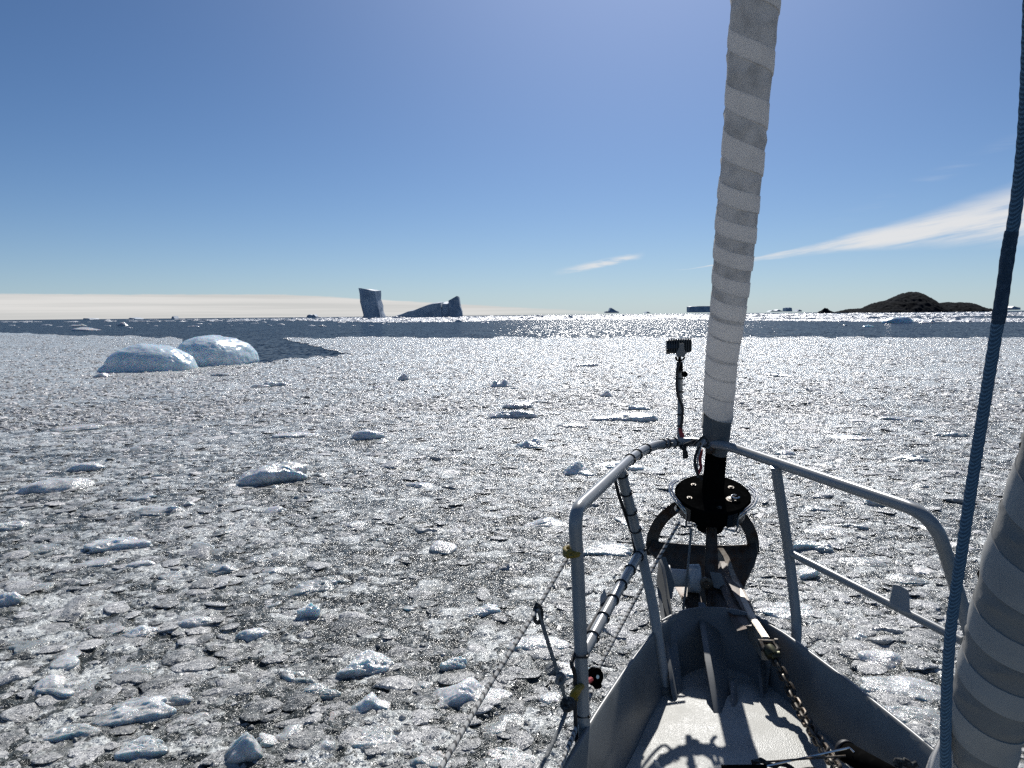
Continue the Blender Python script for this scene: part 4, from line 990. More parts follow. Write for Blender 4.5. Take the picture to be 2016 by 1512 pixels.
def cable():
    root = empty('lamp_cable', PZ(1300, 875, EYE - .5), 'black lamp cable tied along the left pulpit tubes with black cable ties', 'cable')
    off = Vector((-.019, -.004, -.002))
    mid = P(1262, 1085, 2.52); a = PZ(1222, 925, EYE - .47)
    pts = [P(1334, 866, 2.90), P(1318, 878, 2.87)] + [PZ(x, y, EYE - .487) for x, y in ((1300, 879), (1268, 890), (1243, 907))] + [a + off + Vector((0, 0, -.02)), mid + off, P(1215, 1165, 2.2) + off, P(1146, 1285, 1.885) + off, P(1132, 1330, 1.86), P(1133, 1420, 1.85), P(1140, 1512, 1.84), P(1145, 1560, 1.83)]
    mb = MB(); mb.tube(arc(pts, 4), .0052, 8); mb.build('cable_run', M_rubber, root)
    def tie(p, d, r=.0185):
        mb = MB(); d = Vector(d).normalized(); e = d.orthogonal().normalized(); f_ = d.cross(e)
        mb.tube([p + (e * math.cos(k * .524) + f_ * math.sin(k * .524)) * r for k in range(12)], .0024, 6, closed=True)
        tip = p + Vector((.6, -.7, .1)).normalized() * r; mb.box(tip, Vector((.004, 0, 0)), Vector((0, .003, 0)), Vector((0, 0, .003)))
        mb.build('cable_tie', M_rubber, root)
    zr = EYE - .47
    for x, y, x2, y2 in ((1240, 905, 1222, 925), (1254, 895, 1240, 905), (1272, 884, 1254, 895), (1304, 874, 1290, 878), (1315, 873, 1304, 874), (1328, 871, 1318, 872)):
        p = PZ(x, y, zr); tie(p, PZ(x2, y2, zr) - p)
    for t in (.06, .27, .5, .72, .97): p = a.lerp(mid, t); tie(p, mid - a)
    b0 = P(1215, 1165, 2.2); b1 = P(1148, 1288, 1.885)
    for q, r_ in ((mid.lerp(b0, .15), b0 - mid), (mid.lerp(b0, .5), b0 - mid), (mid.lerp(b0, .85), b0 - mid), (b0.lerp(b1, .15), b1 - b0), (b0.lerp(b1, .45), b1 - b0), (b0.lerp(b1, .75), b1 - b0)): tie(q, r_, .0172)
    for y in (1290, 1407, 1463): x = 1143 + (y - 1290) * .034; tie(P(x, y, 1.875), Vector((0, 0.1, 1)))
cable()

# ------------------------------------------------------------------ work lamp on its pole
def lamp():
    Y = 2.95; root = empty('deck_lamp', P(1338, 868, Y - .03), 'black finned work lamp on a thin pole clamped to the front of the pulpit', 'lamp')
    k = (P(1339, 683, Y) - P(1338, 683, Y)).length
    mb = MB(); mb.tube([P(1338, 870, Y), P(1339, 790, Y), P(1339, 712, Y)], 5.2 * k, 14); mb.build('pole', M_tube, root)
    mb = MB(); mb.tube(arc([P(1345, 870, Y - .02), P(1341, 845, Y - .02), P(1344, 805, Y - .02), P(1334, 775, Y - .02), P(1333, 735, Y - .02), P(1337, 714, Y - .02)]), 2.8 * k, 8); mb.build('cable', M_rubber, root)
    mb = MB()
    for y in (732, 745, 771, 816, 838): mb.lathe([(-1.2 * k, 6.6 * k), (1.2 * k, 6.6 * k)], P(1338.5, y, Y), (0, 0, 1), 14); mb.box(P(1346, y, Y - .01), Vector((2 * k, 0, 0)), Vector((0, 1 * k, 0)), Vector((0, 0, .7 * k)))
    mb.build('cable_tie', M_rubber, root)
    mb = MB(); mb.lathe([(-.5 * k, 6 * k), (5 * k, 6 * k), (7 * k, 4 * k)], P(1347, 736.5, Y), (0, -1, 0), 18); mb.build('clamp_knob', M_black, root)
    mb = MB(); mb.lathe([(0, 6.5 * k), (18 * k, 6 * k)], P(1338, 716 + 14, Y), (0, 0, 1), 14); mb.build('clamp_collar', M_black, root)
    mb = MB(); mb.tube([P(1330, 702, Y), P(1332, 708, Y), P(1338, 711, Y), P(1345, 708, Y), P(1348, 702, Y)], 2 * k, 8); mb.tube([P(1338, 700, Y), P(1338, 712, Y)], 3 * k, 8); mb.build('swivel', M_black, root)
    bt = Vector((0, 0, 1)); X = Vector((1, -.12, 0)).normalized(); Yv = Vector((.12, 1, 0)).normalized(); c = P(1338, 683, Y)
    def bx(mb, px0, px1, py0, py1, y0, y1): cc = c + X * ((px0 + px1) / 2 - 1338) * k - bt * ((py0 + py1) / 2 - 683) * k + Yv * (y0 + y1) / 2; mb.box(cc, X * (px1 - px0) / 2 * k, Yv * (y1 - y0) / 2, bt * (py1 - py0) / 2 * k)
    mb = MB(); bx(mb, 1312, 1361, 669, 694, -.012, .03); mb.build('housing', M_lamp, root, bevel=.006)
    for i in range(10):
        xx = 1317 + i * 4.6; d0 = 665.5 + (.8 if i in (0, 9) else 0)
        mb = MB(); bx(mb, xx - .9, xx + .9, d0, 696 - (4 if abs(i - 4.5) > 3 else 0), -.030, .01); mb.build('cooling_fin', M_lamp, root, bevel=.0006)
    mb = MB(); mb.lathe([(-.02, 13 * k), (.02, 14.5 * k)], c - X * 15.5 * k - Yv * .0 , -X, 10); mb.build('end_cap', M_lamp, root)
    mb = MB(); mb.plate([c + X * a * k - bt * b * k - Yv * .032 for a, b in ((-2, -8), (7, -8), (7, 2), (11, 12), (7, 19), (-6, 19), (-9, 13), (-3, 0))], Yv * .006); mb.build('bracket', M_paint, root, bevel=.001)
    mb = MB(); bx(mb, 1314, 1359, 671, 692, .03, .034); mb.build('lens', M_glass, root)
    mb = MB(); mb.plate([P(1335, 842, Y - .02), P(1341, 842, Y - .02), P(1349, 863, Y - .03), P(1347, 870, Y - .03), P(1338, 858, Y - .02)], Vector((0, .008, 0))); mb.build('red_tape', M_red, root, bevel=.002)
    mb = MB()
    for x, y in ((1330, 868), (1350, 868), (1357, 872), (1365, 873)): mb.lathe([(-2 * k, 4 * k), (0, 5 * k), (2 * k, 3 * k)], P(x, y, Y - .05), (.2, -1, .6), 8)
    mb.build('clamp_bolt', M_galv, root)
lamp()

# ------------------------------------------------------------------ furled sails
def furl(root, L, first_light, axis, hw, tube_n=64, sub=7, tmin=0, names=('uv_strip', 'sailcloth'), amp=1.0, mats=None):
    """L: photo rows where each band starts along the left edge; successive pairs are one helical turn.
    axis(py) -> point on the stay, hw(py) -> radius."""
    Lq = np.array(L, float); nI = len(L) - 3
    phis = np.linspace(0, 1, tube_n + 1)
    stay = (axis(L[0]) - axis(L[-1])).normalized()
    toe = (EYEP - axis((L[0] + L[-1]) / 2)); toe = (toe - stay * toe.dot(stay)).normalized(); left = toe.cross(stay)
    if left.dot(RT) > 0: left = -left
    light = ([], []); dark = ([], [])
    for i in range(nI):
        isl = (i % 2 == 0) == first_light
        V, F = light if isl else dark
        b0 = len(V); g = i * 3.7
        for a in range(sub + 1):
            q = i + a / sub
            for j, ph in enumerate(phis):
                py = np.interp(q, range(len(L)), Lq) * (1 - ph) + np.interp(min(q + 2, len(L) - 1), range(len(L)), Lq) * ph
                th = 2 * math.pi * ph
                r = hw(py); u = a / sub
                if isl: r *= 1 + 0.012 * math.sin(math.pi * u) + (0.035 * amp if u > 0.5 else 0.02 * amp)
                else: r *= 0.985
                w = float(fbm(np.array([math.cos(th) * 1.4, math.sin(th) * 1.4, py * .02 + th * .25]), 3))
                if isl: r *= 1 + 0.012 * w * amp
                else:
                    fold = math.sin(th * 3 + py * .09 + 2.5 * w + g); r *= 1 + amp * (0.03 * w + 0.08 * max(0, fold) ** 3 * math.sin(math.pi * min(1, u * 1.2)))
                p = axis(py) + (left * math.cos(th) + toe * math.sin(th)) * r
                V.append(p)
        if isl:      # hem turned back into the roll at both edges
            m_ = len(V)
        n = tube_n + 1
        for a in range(sub):
            for j in range(tube_n): k = b0 + a * n + j; F.append((k, k + 1, k + n + 1, k + n))
        if isl:
            b1 = len(V)
            for a, q in ((0, i), (sub, i + 1)):
                for j, ph in enumerate(phis):
                    py = np.interp(q, range(len(L)), Lq) * (1 - ph) + np.interp(min(q + 2, len(L) - 1), range(len(L)), Lq) * ph
                    th = 2 * math.pi * ph; V.append(axis(py) + (left * math.cos(th) + toe * math.sin(th)) * hw(py) * .94)
            for e, a in ((0, 0), (1, sub)):
                for j in range(tube_n): k = b0 + a * n + j; k2 = b1 + e * n + j; F.append((k, k2, k2 + 1, k + 1))
    for (V, F), nm, M in zip((light, dark), names, mats or (M_sail, M_saild)):
        if F:
            me = mesh_from(nm, V, F); bm = bmesh.new(); bm.from_mesh(me); bmesh.ops.remove_doubles(bm, verts=bm.verts, dist=.0002); bmesh.ops.recalc_face_normals(bm, faces=bm.faces); bm.to_mesh(me); bm.free()
            me.polygons.foreach_set('use_smooth', [True] * len(me.polygons)); me.set_sharp_from_angle(angle=R(40)); link(nm, me, M, root)

# genoa on its furler
CB = P(1403, 972, 2.95)          # centre of the drum's upper plate
CT = P(1487, 0, 2.43)
STAY = (CT - CB).normalized()
_tab = [(-1300, 1640), (-140, 1499), (0, 1487.5), (100, 1479), (200, 1471.5), (300, 1463.5), (400, 1453), (500, 1444.5), (600, 1435), (700, 1421.5), (800, 1414), (885, 1408), (972, 1403)]
def gaxis(py):
    x = np.interp(py, [a for a, _ in _tab], [b for _, b in _tab]); d = ray(float(x), float(py))
    # meet the plane that holds the stay and leans like it
    n = STAY.cross(RT).normalized(); t = (CB - EYEP).dot(n) / d.dot(n); return EYEP + d * t
_gw = [(-1300, 120), (-140, 52), (0, 47.5), (100, 46), (200, 42.5), (300, 41.5), (400, 41), (500, 39.5), (600, 35), (700, 31), (800, 29), (846, 29), (890, 25), (900, 25)]
def ghw(py):
    return float(np.interp(py, [a for a, _ in _gw], [b for _, b in _gw])) / m2px(gaxis(py)) * .985
def genoa():
    root = empty('furled_headsail', gaxis(885), 'tall headsail furled round the forestay in spiral grey and white bands', 'sail')
    L = [-1150, -1080, -900, -830, -640, -580, -420, -365, -230, -185, -85, -35, 50, 90, 160, 205, 250, 303, 352, 388, 418, 450, 475, 506, 529, 556, 579, 610, 620, 649, 651, 691, 697, 727, 731, 765, 766.5, 806, 807.5, 846, 848, 878, 889]
    furl(root, L[:41], True, gaxis, ghw)
    # grey tack wrap at the foot
    V = []; F = []; n = 48; rows = 8
    toe = (EYEP - gaxis(870)); toe = (toe - STAY * toe.dot(STAY)).normalized(); left = toe.cross(STAY)
    if left.dot(RT) > 0: left = -left
    for a in range(rows + 1):
        for j in range(n + 1):
            ph = j / n; th = 2 * math.pi * ph; bot = 868 + 22 * math.sin(math.pi * ph) if ph < .5 else 868
            py = 815 + (bot + 3 - 815) * a / rows
            r = ghw(py) * (.95 + .01 * math.sin(th * 7 + py * .3)); V.append(gaxis(py) + (left * math.cos(th) + toe * math.sin(th)) * r)
    for a in range(rows):
        for j in range(n): k = a * (n + 1) + j; F.append((k, k + 1, k + n + 2, k + n + 1))
    link('tack_patch', mesh_from('tack_patch', V, F), M_tack, root)
    c = gaxis(874) + toe * ghw(874) * 1.0 + left * ghw(874) * .32
    mb = MB(); e = STAY; f_ = toe.cross(STAY)
    for r_, w_ in ((.0155, .0035), (.010, .003)): mb.tube([c + (e * math.sin(k * .3927) + f_ * math.cos(k * .3927)) * r_ for k in range(16)], w_, 8, closed=True)
    mb.build('tack_ring', M_galv, root)
genoa()
def drum():
    root = empty('furling_drum', CB, 'black headsail furling drum with steel cage hoops at the foot of the forestay', 'furler')
    u = STAY; toe = (EYEP - CB); toe = (toe - u * toe.dot(u)).normalized(); sd = u.cross(toe)
    if sd.dot(RT) < 0: sd = -sd
    q = lambda l, a, r: CB + u * l + (sd * math.cos(R(a)) - toe * math.sin(R(a))) * r      # a: 0 right, 270 towards the camera
    mb = MB(); mb.lathe([(-.01, .137), (-.008, .140), (0, .140), (.004, .136), (.004, .06), (.012, .048)], CB, u, 64); mb.build('drum_plate', M_black, root)
    mb = MB(); mb.lathe([(.0, .042), (.02, .040), (.205, .0385), (.24, .0385)], CB, u, 40); mb.build('torque_tube', M_black, root)
    mb = MB(); mb.lathe([(-.075, .060), (-.07, .122), (-.03, .124), (-.012, .118), (-.01, .05)], CB, u, 64); mb.build('line_drum', M_black, root)
    mb = MB(); mb.lathe([(-.155, .036), (-.15, .050), (-.12, .058), (-.07, .060)], CB, u, 40); mb.build('drum_neck', M_black, root)
    for a0, a1 in ((200, 236), (298, 318), (322, 344)):
        mb = MB(); V = [q(l, a, .1275) for l in (-.072, -.018) for a in np.linspace(a0, a1, 8)]
        mb.add(V, [(i, i + 1, i + 9, i + 8) for i in range(7)]); mb.build('shroud_plate', M_lamp, root)
    for sgn in (0, 1):
        for dr in (0, .010):
            A_ = (160, 178, 200, 222, 232) if sgn == 0 else (28, 5, -18, -38, -46)
            pts = [q(.012, A_[0], .140 + dr), q(.014, A_[1], .150 + dr), q(.008, A_[2], .150 + dr), q(-.004, A_[3], .146 + dr), q(-.03, A_[4], .140 + dr * .5), q(-.088, A_[4], .135), q(-.092, A_[4] + (10 if sgn == 0 else -10), .10)]
            if dr: pts = pts[:5]
            mb = MB(); mb.tube(arc(pts, 5), .0036, 10); mb.build('cage_hoop', M_steel, root)
    for a, r_, s_ in ((150, .085, .006), (40, .085, .007), (335, .075, .012), (285, .105, .006), (215, .1, .006)):
        mb = MB(); mb.lathe([(.004, s_), (.008, s_), (.009, s_ * .5)], q(0, a, r_), u, 6); mb.lathe([(.004, s_ * 1.6), (.006, s_ * 1.6)], q(0, a, r_), u, 16); mb.build('bolt', M_galv, root, smooth=False)
    mb = MB(); c = q(.012, 345, .085); mb.tube([c + (sd * math.cos(t) + toe * math.sin(t) * .8) * .014 for t in np.linspace(0, 5, 12)], .003, 8); mb.build('shackle', M_steel, root)
    mb = MB(); mb.tube([q(-.03, 212, .138), q(-.045, 208, .14)], .012, 12); mb.build('line_guide', M_steel, root)
drum()

# ------------------------------------------------------------------ anchor
def anchor():
    root = empty('anchor', P(1400, 1180, 2.8), 'brown roll-bar anchor stowed on the bow roller with its sanded shank pointing aft', 'anchor')
    # roll bar: flat bar bent round
    V = []; F = []; n = 48; cy = 1078; pts = []
    for i in range(n + 1):
        a = R(-8 + 196 * i / n); pts.append((1383 + 100 * math.cos(a), cy - 92 * math.sin(a)))
    Yr = 3.10
    for i, (x, y) in enumerate(pts):
        a = R(-8 + 196 * i / n); dx, dy = math.cos(a), -math.sin(a) * .95
        for (o_, yy) in ((12, -.012), (12, .012), (-12, .012), (-12, -.012)): V.append(P(x + dx * o_, y + dy * o_, Yr + yy))
    for i in range(n):
        for j in range(4): F.append((i * 4 + j, i * 4 + (j + 1) % 4, (i + 1) * 4 + (j + 1) % 4, (i + 1) * 4 + j))
    mb = MB(); mb.add(V, F + [(0, 1, 2, 3), tuple(n * 4 + k for k in range(4))]); mb.build('roll_bar', M_anchor, root, bevel=.002)
    # concave fluke
    a, b = (1292, 1062), (1482, 1069)
    rows = [((1284, 1064), (1388, 1073), (1490, 1070), 3.08), ((1276, 1085), (1388, 1100), (1492, 1090), 3.07), ((1302, 1112), (1390, 1130), (1486, 1112), 3.04), ((1330, 1150), (1398, 1165), (1472, 1140), 3.02), ((1360, 1200), (1405, 1210), (1462, 1168), 3.0), ((1395, 1250), (1420, 1255), (1450, 1220), 2.98)]
    V = []; F = []; m_ = 12
    for l, c, r, Y in rows:
        for j in range(m_ + 1):
            t = j / m_; x = l[0] * (1 - t) ** 2 + 2 * (2 * c[0] - (l[0] + r[0]) / 2) * t * (1 - t) + r[0] * t * t; y = l[1] * (1 - t) ** 2 + 2 * (2 * c[1] - (l[1] + r[1]) / 2) * t * (1 - t) + r[1] * t * t
            V.append(P(x, y, Y + .05 * math.sin(math.pi * t)))
    for i in range(len(rows) - 1):
        for j in range(m_): k = i * (m_ + 1) + j; F.append((k, k + 1, k + m_ + 2, k + m_ + 1))
    me = mesh_from('fluke', V, F); o = link('fluke', me, M_anchor, root); md = o.modifiers.new('s', 'SOLIDIFY'); md.thickness = .01
    # shank
    pt = [(1418, 1078, 2.99), (1429, 1095, 2.95), (1440, 1125, 2.88), (1452, 1155, 2.80), (1466, 1185, 2.64), (1480, 1212, 2.51), (1500, 1242, 2.41), (1508, 1254, 2.37)]
    V = []; F = []
    for x, y, Y in pt:
        p = P(x, y, Y); s_ = SD * .0115
        for o_ in (-s_, s_, s_ + Vector((0, 0, -.075)), -s_ + Vector((0, 0, -.075))): V.append(p + o_)
    for i in range(len(pt) - 1):
        for j in range(4): F.append((i * 4 + j, i * 4 + (j + 1) % 4, (i + 1) * 4 + (j + 1) % 4, (i + 1) * 4 + j))
    mb = MB(); mb.add(V, F + [(0, 1, 2, 3), tuple((len(pt) - 1) * 4 + k for k in range(4))]); mb.build('shank', M_shank, root, bevel=.002)
    c = P(1512, 1268, 2.35)
    mb = MB(); d = (P(1528, 1300, 2.29) - c).normalized()
    mb.tube([c - SD * .02 - d * .01, c - SD * .022 + d * .02, c + d * .045, c + SD * .022 + d * .02, c + SD * .02 - d * .01], .008, 10)
    mb.tube([c - SD * .026 - d * .01, c + SD * .026 - d * .01], .007, 10); mb.lathe([(0, .011), (.010, .011)], c + SD * .022 - d * .01, SD, 12); mb.build('shackle', M_galv, root)
anchor()

def chain():
    root = empty('anchor_chain', P(1560, 1360, 2.2), 'galvanised anchor chain running from the shackle aft across the foredeck', 'chain')
    path = arc([P(1522, 1290, 2.31), P(1545, 1335, 2.24), P(1568, 1385, 2.16), P(1595, 1432, 2.02), P(1622, 1475, 1.90), P(1652, 1520, 1.77), P(1690, 1580, 1.62)], 24)
    d = [0]; 
    for a, b in zip(path, path[1:]): d.append(d[-1] + (b - a).length)
    pitch = .0262; w = .0062; n = int(d[-1] / pitch); rb = .0049
    mb = MB(); pts = []
    for k in range(20):
        t = 2 * math.pi * k / 20; x = math.cos(t); y = math.sin(t)
        pts.append(Vector((x * .0105 + (.0085 if x > 0 else -.0085), y * .0108, 0)))
    mb.tube(pts, rb, 8, closed=True); lk = mb.build('chain_link', M_galv, root)
    P_ = np.array([tuple(p) for p in path])
    for i in range(n):
        s = (i + .5) * pitch; c = Vector([float(np.interp(s, d, P_[:, j])) for j in range(3)]); c2 = Vector([float(np.interp(s + .01, d, P_[:, j])) for j in range(3)])
        o = lk if i == 0 else lk.copy()
        if i: C.objects.link(o); o.parent = root
        t = (c2 - c).normalized(); e = Vector((0, 0, 1)).cross(t).normalized(); u = t.cross(e)
        al = math.pi / 4 + (math.pi / 2 if i % 2 else 0) + random.uniform(-.12, .12); y_ = e * math.cos(al) + u * math.sin(al); z_ = t.cross(y_)
        mt = Matrix(((t.x, y_.x, z_.x, c.x), (t.y, y_.y, z_.y, c.y), (t.z, y_.z, z_.z, c.z), (0, 0, 0, 1)))
        o.matrix_parent_inverse = Matrix.Translation(-root.location); o.matrix_basis = mt
    # swivel joining chain and shackle, greenish bronze
    mb = MB(); c = P(1517, 1283, 2.32); t = (path[20] - path[0]).normalized(); mb.lathe([(-.02, .006), (-.016, .016), (0, .020), (.016, .018), (.02, .008)], c, t, 20)
    mb.lathe([(-.004, .012), (.02, .014), (.022, .008)], c + t * .014, SD, 16)
    mb.build('swivel', mat('greened_bronze', (0.10, 0.10, 0.05), .5, .6, .5, (60, (.05, .045, .03), .4, .6), (100, .3, .001)), root)
chain()

# ------------------------------------------------------------------ lines
def lines():
    o = rope('furling_line', [P(1337, 1028, 2.80), P(1290, 1110, 2.66), P(1240, 1200, 2.46), P(1180, 1312, 2.18), P(1172, 1345, 2.10), P(1140, 1420, 1.88), P(1102, 1512, 1.66), P(1080, 1560, 1.56)], .0058, M_fleck)
    tag(o, 'flecked black and white line led from drum through block on the left post', 'rope')
    o = rope('lifeline', [P(1120, 1092, 1.88), P(1058, 1198, 1.66), P(960, 1355, 1.36), P(868, 1512, 1.10), P(800, 1620, .96)], .0042, M_fleck)
    tag(o, 'thin pale lifeline running down-left from the yellow lashing on the pulpit', 'rope')
    o = rope('lashing_line', arc([P(1060, 1196, 1.66), P(1066, 1222, 1.66), P(1078, 1262, 1.66), P(1094, 1312, 1.66), P(1104, 1340, 1.66), P(1109, 1362, 1.67), P(1116, 1392, 1.68), P(1100, 1438, 1.62), P(1064, 1512, 1.5), P(1040, 1560, 1.42)], 5), .0045, M_greyrope)
    tag(o, 'grey line with knots hanging from the lifeline beside the left pulpit post', 'rope')
    def loop(pts, r, M, nm, par): 
        mb = MB(); mb.tube(arc(pts, 5), r, 8); return mb.build(nm, M, par)
    loop([P(1058, 1188, 1.66), P(1053, 1202, 1.65), P(1053, 1220, 1.65), P(1060, 1226, 1.66), P(1066, 1215, 1.66), P(1064, 1196, 1.66), P(1056, 1190, 1.65)], .0045, M_darkrope, 'knot', o)
    loop([P(1104, 1328, 1.65), P(1097, 1336, 1.65), P(1098, 1345, 1.65), P(1107, 1345, 1.65), P(1111, 1335, 1.65), P(1104, 1326, 1.66), P(1098, 1332, 1.67)], .0042, M_greyrope, 'knot', o)
    loop([P(1108, 1380, 1.67), P(1124, 1386, 1.66), P(1118, 1396, 1.66), P(1108, 1390, 1.68), P(1112, 1378, 1.68), P(1126, 1379, 1.69), P(1124, 1394, 1.67), P(1110, 1398, 1.67)], .0062, M_darkrope, 'knot', o)
    # yellow lashing
    mb = MB()
    for k, (y, r_) in enumerate(((1082, .021), (1086, .0215), (1091, .020))): c = P(1128, y, 1.90); mb.tube([c + Vector((math.cos(t), math.sin(t), .12 * math.sin(t + k))) * r_ for t in np.linspace(0, 6.28, 14)[:-1]], .005, 8, closed=True)
    mb.tube(arc([P(1124, 1084, 1.86), P(1117, 1088, 1.85), P(1118, 1096, 1.85), P(1126, 1094, 1.86)]), .005, 8)
    tag(mb.build('yellow_lashing', M_yellow), 'yellow tape lashing round the left pulpit post where the lifeline starts', 'lashing')
    # block on the post
    root = empty('pulley_block', P(1170, 1334, 2.1), 'black pulley block tied to the left pulpit post with red and yellow lashing', 'pulley block')
    c = P(1171, 1332, 2.05); ax = (Vector((.5, -.8, .3))).normalized()
    for nm, pr, M in (('cheek', [(-.011, .012), (-.010, .021), (-.006, .024), (-.005, .012)], M_black), ('cheek', [(.005, .012), (.006, .024), (.010, .021), (.011, .012)], M_black), ('sheave', [(-.005, .019), (0, .014), (.005, .019)], M_rubber), ('pin', [(-.013, .005), (.013, .005)], M_steel)):
        mb = MB(); mb.lathe(pr, c, ax, 28); mb.build(nm, M, root)
    mb = MB(); mb.tube(arc([P(1176, 1345, 2.05), P(1181, 1350, 2.03), P(1174, 1352, 2.02), P(1166, 1342, 2.03)]), .006, 8); mb.build('becket', M_black, root)
    mb = MB(); mb.tube(arc([P(1163, 1338, 2.02), P(1152, 1344, 1.95), P(1146, 1350, 1.90)]), .0075, 8); mb.build('red_strop', M_red, root)
    mb = MB(); mb.tube(arc([P(1146, 1350, 1.87), P(1137, 1356, 1.845), P(1128, 1368, 1.85), P(1132, 1378, 1.86)]), .0085, 8); mb.tube(arc([P(1143, 1352, 1.85), P(1136, 1366, 1.845), P(1130, 1372, 1.85)]), .006, 8); mb.build('yellow_strop', M_yellow, root)
    # second line under the drum
    o = rope('control_line', [P(1361, 1040, 2.86), P(1357, 1090, 2.82), P(1350, 1160, 2.80), P(1345, 1200, 2.80), P(1344, 1214, 2.80)], .0042, M_greyrope); tag(o, 'short dark control line hanging straight down from the drum to the bow roller', 'rope')
    o = rope('shackle_lashing', arc([P(1346, 872, 2.90), P(1340, 880, 2.88), P(1350, 888, 2.87), P(1352, 900, 2.87), P(1347, 878, 2.86), P(1358, 872, 2.87), P(1368, 868, 2.86), P(1356, 866, 2.90), P(1348, 884, 2.87), P(1347, 902, 2.87)], 5), .0055, M_darkrope)
    tag(o, 'dark knotted lashing with a hanging tail on the front of the pulpit rail', 'rope')
    root = empty('halyard_tail', P(1376, 900, 2.85), 'bunched thin lines and a red cord tied beside the black furler tube', 'rope')
    for nm, pts, r_, M in (('cord', [(1384, 862), (1376, 872), (1371, 890), (1369, 910), (1372, 925), (1374, 940)], .0034, M_greyrope), ('cord', [(1388, 866), (1381, 880), (1374, 900), (1373, 920), (1377, 938)], .003, M_fleck), ('cord', [(1366, 876), (1376, 866), (1386, 860), (1394, 872), (1386, 880), (1378, 872)], .0038, M_darkrope), ('red_cord', [(1382, 885), (1378, 905), (1380, 920), (1375, 932)], .0055, M_red), ('cord', [(1390, 868), (1398, 874), (1394, 882), (1384, 878)], .0032, M_greyrope), ('cord', [(1378, 880), (1370, 896), (1368, 915), (1374, 934), (1382, 944)], .005, M_darkrope)):
        mb = MB(); mb.tube(arc([P(x, y, 2.80 + .01 * math.sin(x)) for x, y in pts], 5), r_, 8); mb.build(nm, M, root)
    # blue rope, right
    Yb = lambda y: float(np.interp(y, [-100, 300, 900, 1512, 1700], [.80, .84, .90, .93, .94]))
    pb = [(2030, -60), (2022, 160), (2013, 300), (1997, 430), (1984, 500), (1972, 590), (1962, 650), (1941, 780), (1917, 930), (1893, 1090), (1873, 1230), (1865, 1340), (1862, 1430), (1862, 1512), (1864, 1600)]
    Ya = 0.0
    pts = arc([P(x, y, Yb(y)) for x, y in pb], 5)
    o = rope('blue_rope', pts, .0062, M_blue, n=16, depth=.10); tag(o, 'thick blue braided rope hanging from top right in front of the right-hand sail', 'rope')
    mb = MB(); q = [P(x, y, Yb(y)) for x, y in ((1992, 455), (1984, 502), (1974, 575), (1965, 636))]; mb.tube(arc(q, 6), [.0066, .0070, .0067, .0071, .0068, .0072, .0069, .0073, .0070] * 2 + [.0068], 14); mb.build('chafe_sleeve', M_sleeve, o)
lines()

# staysail at the right edge
def staysail():
    tb = [(560, 2205), (900, 2113), (1000, 2083), (1100, 2050), (1200, 2016), (1300, 1984), (1385, 1953), (1440, 1938), (1512, 1929), (1600, 1925)]
    wb = [(560, 92), (900, 90), (1000, 92), (1100, 95), (1200, 88), (1260, 82), (1330, 78), (1400, 72), (1440, 62), (1512, 59), (1600, 56)]
    def ax(py):
        return P(float(np.interp(py, [a for a, _ in tb], [b for _, b in tb])), float(py), float(np.interp(py, [500, 900, 1512, 1600], [.90, .98, 1.12, 1.14])))
    def hw(py): return float(np.interp(py, [a for a, _ in wb], [b for _, b in wb])) / m2px(ax(py))
    root = empty('furled_staysail', ax(1500), 'inner staysail furled in broad grey bands at the right edge, nearest the viewer', 'sail')
    L = [500, 560, 610, 680, 740, 810, 860, 925, 995, 1062, 1135, 1193, 1245, 1290, 1325, 1372, 1430, 1480, 1520, 1570, 1610]
    furl(root, L, False, ax, hw, amp=.8, mats=(mat('staysail_strip', (0.42, 0.415, 0.39), .8, 0, .3, (14, (.36, .355, .335), .4, .7), (120, .15, .002)), mat('staysail_cloth', (0.28, 0.275, 0.255), .85, 0, .3, (18, (.24, .235, .22), .4, .7), (90, .2, .003))))
    # loose clew cloth beside the foot
    V = []; F = []; pts = [(1874, 1400), (1850, 1452), (1832, 1490), (1815, 1540), (1800, 1600)]; r2 = [(1880, 1400), (1880, 1452), (1880, 1490), (1880, 1540), (1880, 1600)]
    m_ = 10
    for (a, b) in zip(pts, r2):
        for j in range(m_ + 1): t = j / m_; V.append(P(a[0] + (b[0] - a[0]) * t, a[1], 1.13 - .02 * math.sin(t * 3.1) + .012 * math.sin(t * 11 + a[1])))
    for i in range(len(pts) - 1):
        for j in range(m_): k = i * (m_ + 1) + j; F.append((k, k + 1, k + m_ + 2, k + m_ + 1))
    o = link('clew_fold', mesh_from('clew_fold', V, F), M_sail, root); md = o.modifiers.new('s', 'SOLIDIFY'); md.thickness = .003
staysail()

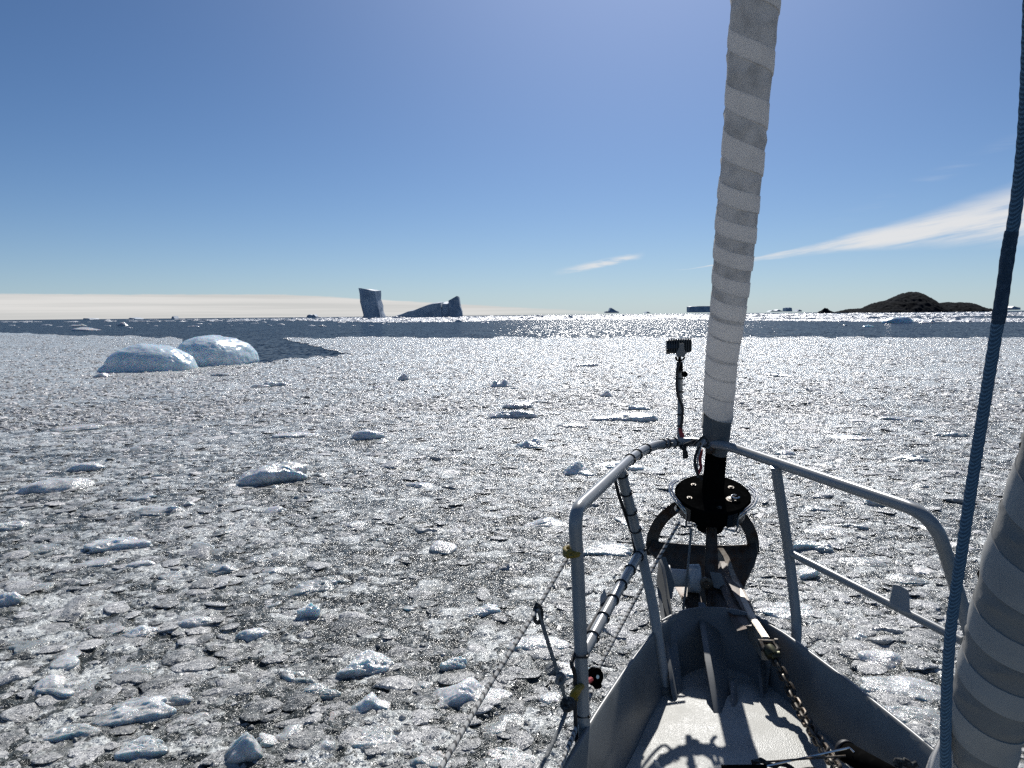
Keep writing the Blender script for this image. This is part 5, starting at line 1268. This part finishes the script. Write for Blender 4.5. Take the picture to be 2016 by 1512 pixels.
# ------------------------------------------------------------------ things on the foredeck at the bottom edge
def deck_gear():
    root = empty('windlass', P(1600, 1540, 1.78), 'polished round windlass dome at the bottom edge under the chain', 'windlass')
    c = P(1602, 1548, 1.74)
    mb = MB(); mb.lathe([(-.12, .05), (-.05, .06), (-.02, .066), (.0, .060), (.02, .045), (.032, .025), (.036, .004)], c, (0, 0, 1), 48); mb.build('dome', mat('polished_bronze', (.62, .56, .50), .16, 1.0, .5, (20, (.42, .33, .27), .45, .75)), root)
    mb = MB(); mb.tube([P(1490, 1512, 1.82), P(1560, 1497, 1.82), P(1672, 1472, 1.80), P(1682, 1482, 1.78)], .0025, 8); tag(mb.build('wire_rod', M_steel), 'thin bent steel rod lying across under the chain', 'rod')
    mb = MB(); mb.tube([P(1505, 1500, 1.84), P(1665, 1488, 1.78)], .0025, 8); tag(mb.build('wire_rod', M_galv), 'straight thin rod just below the bent steel rod', 'rod')
    mb = MB(); mb.tube([P(1420, 1511, 1.82), P(1510, 1510, 1.80)], .006, 8); tag(mb.build('batten', M_black), 'short dark bar lying along the bottom edge left of the windlass', 'bar')
    root = empty('winch_handle', P(1700, 1500, 1.75), 'black tube with an open end lying against the right bulwark', 'tube')
    a = P(1662, 1478, 1.86); b = P(1780, 1545, 1.66); d = (b - a).normalized()
    mb = MB(); mb.tube([a, b], .024, 24, cap=False); o = mb.build('tube', M_black, root); md = o.modifiers.new('s', 'SOLIDIFY'); md.thickness = .004
    mb = MB(); mb.tube([a - d * .002, a + d * .012], .0265, 24, cap=False); o = mb.build('tube_rim', M_rubber, root); md = o.modifiers.new('s', 'SOLIDIFY'); md.thickness = .004
    pts = [P(1480 + 11 * k + 6 * math.sin(k * 2.1), 1496 + 2.2 * k + 5 * math.cos(k * 1.7), 1.83) for k in range(9)]
    tag(rope('dark_cord', arc(pts, 5), .006, M_darkrope), 'crumpled dark cord on the deck at the bottom edge', 'rope')
    pts = [P(1764 + 9 * math.cos(k * 1.1) + 3 * k, 1502 + 5 * math.sin(k * 1.4), 1.70) for k in range(12)]
    tag(rope('dark_cord', arc(pts, 5), .007, M_darkrope), 'coil of frayed dark cord by the foot of the right-hand sail', 'rope')
    mb = MB(); mb.lathe([(-.03, .03), (0, .032), (.015, .022), (.02, .004)], P(1752, 1532, 1.70), (0, 0, 1), 24); tag(mb.build('brass_cap', M_shank), 'small sandy-coloured round cap at the bottom edge beside the dark cord coil', 'cap')
    pts = [(1287, 1497), (1296, 1501), (1300, 1510), (1311, 1513), (1316, 1520), (1293, 1520), (1291, 1508)]
    mb = MB(); mb.plate([P(x, y, 1.93) for x, y in pts], (0, .004, .002)); tag(mb.build('torn_rag', M_white), 'scrap of torn whitish cloth at the bottom edge of the foredeck', 'rag')
deck_gear()
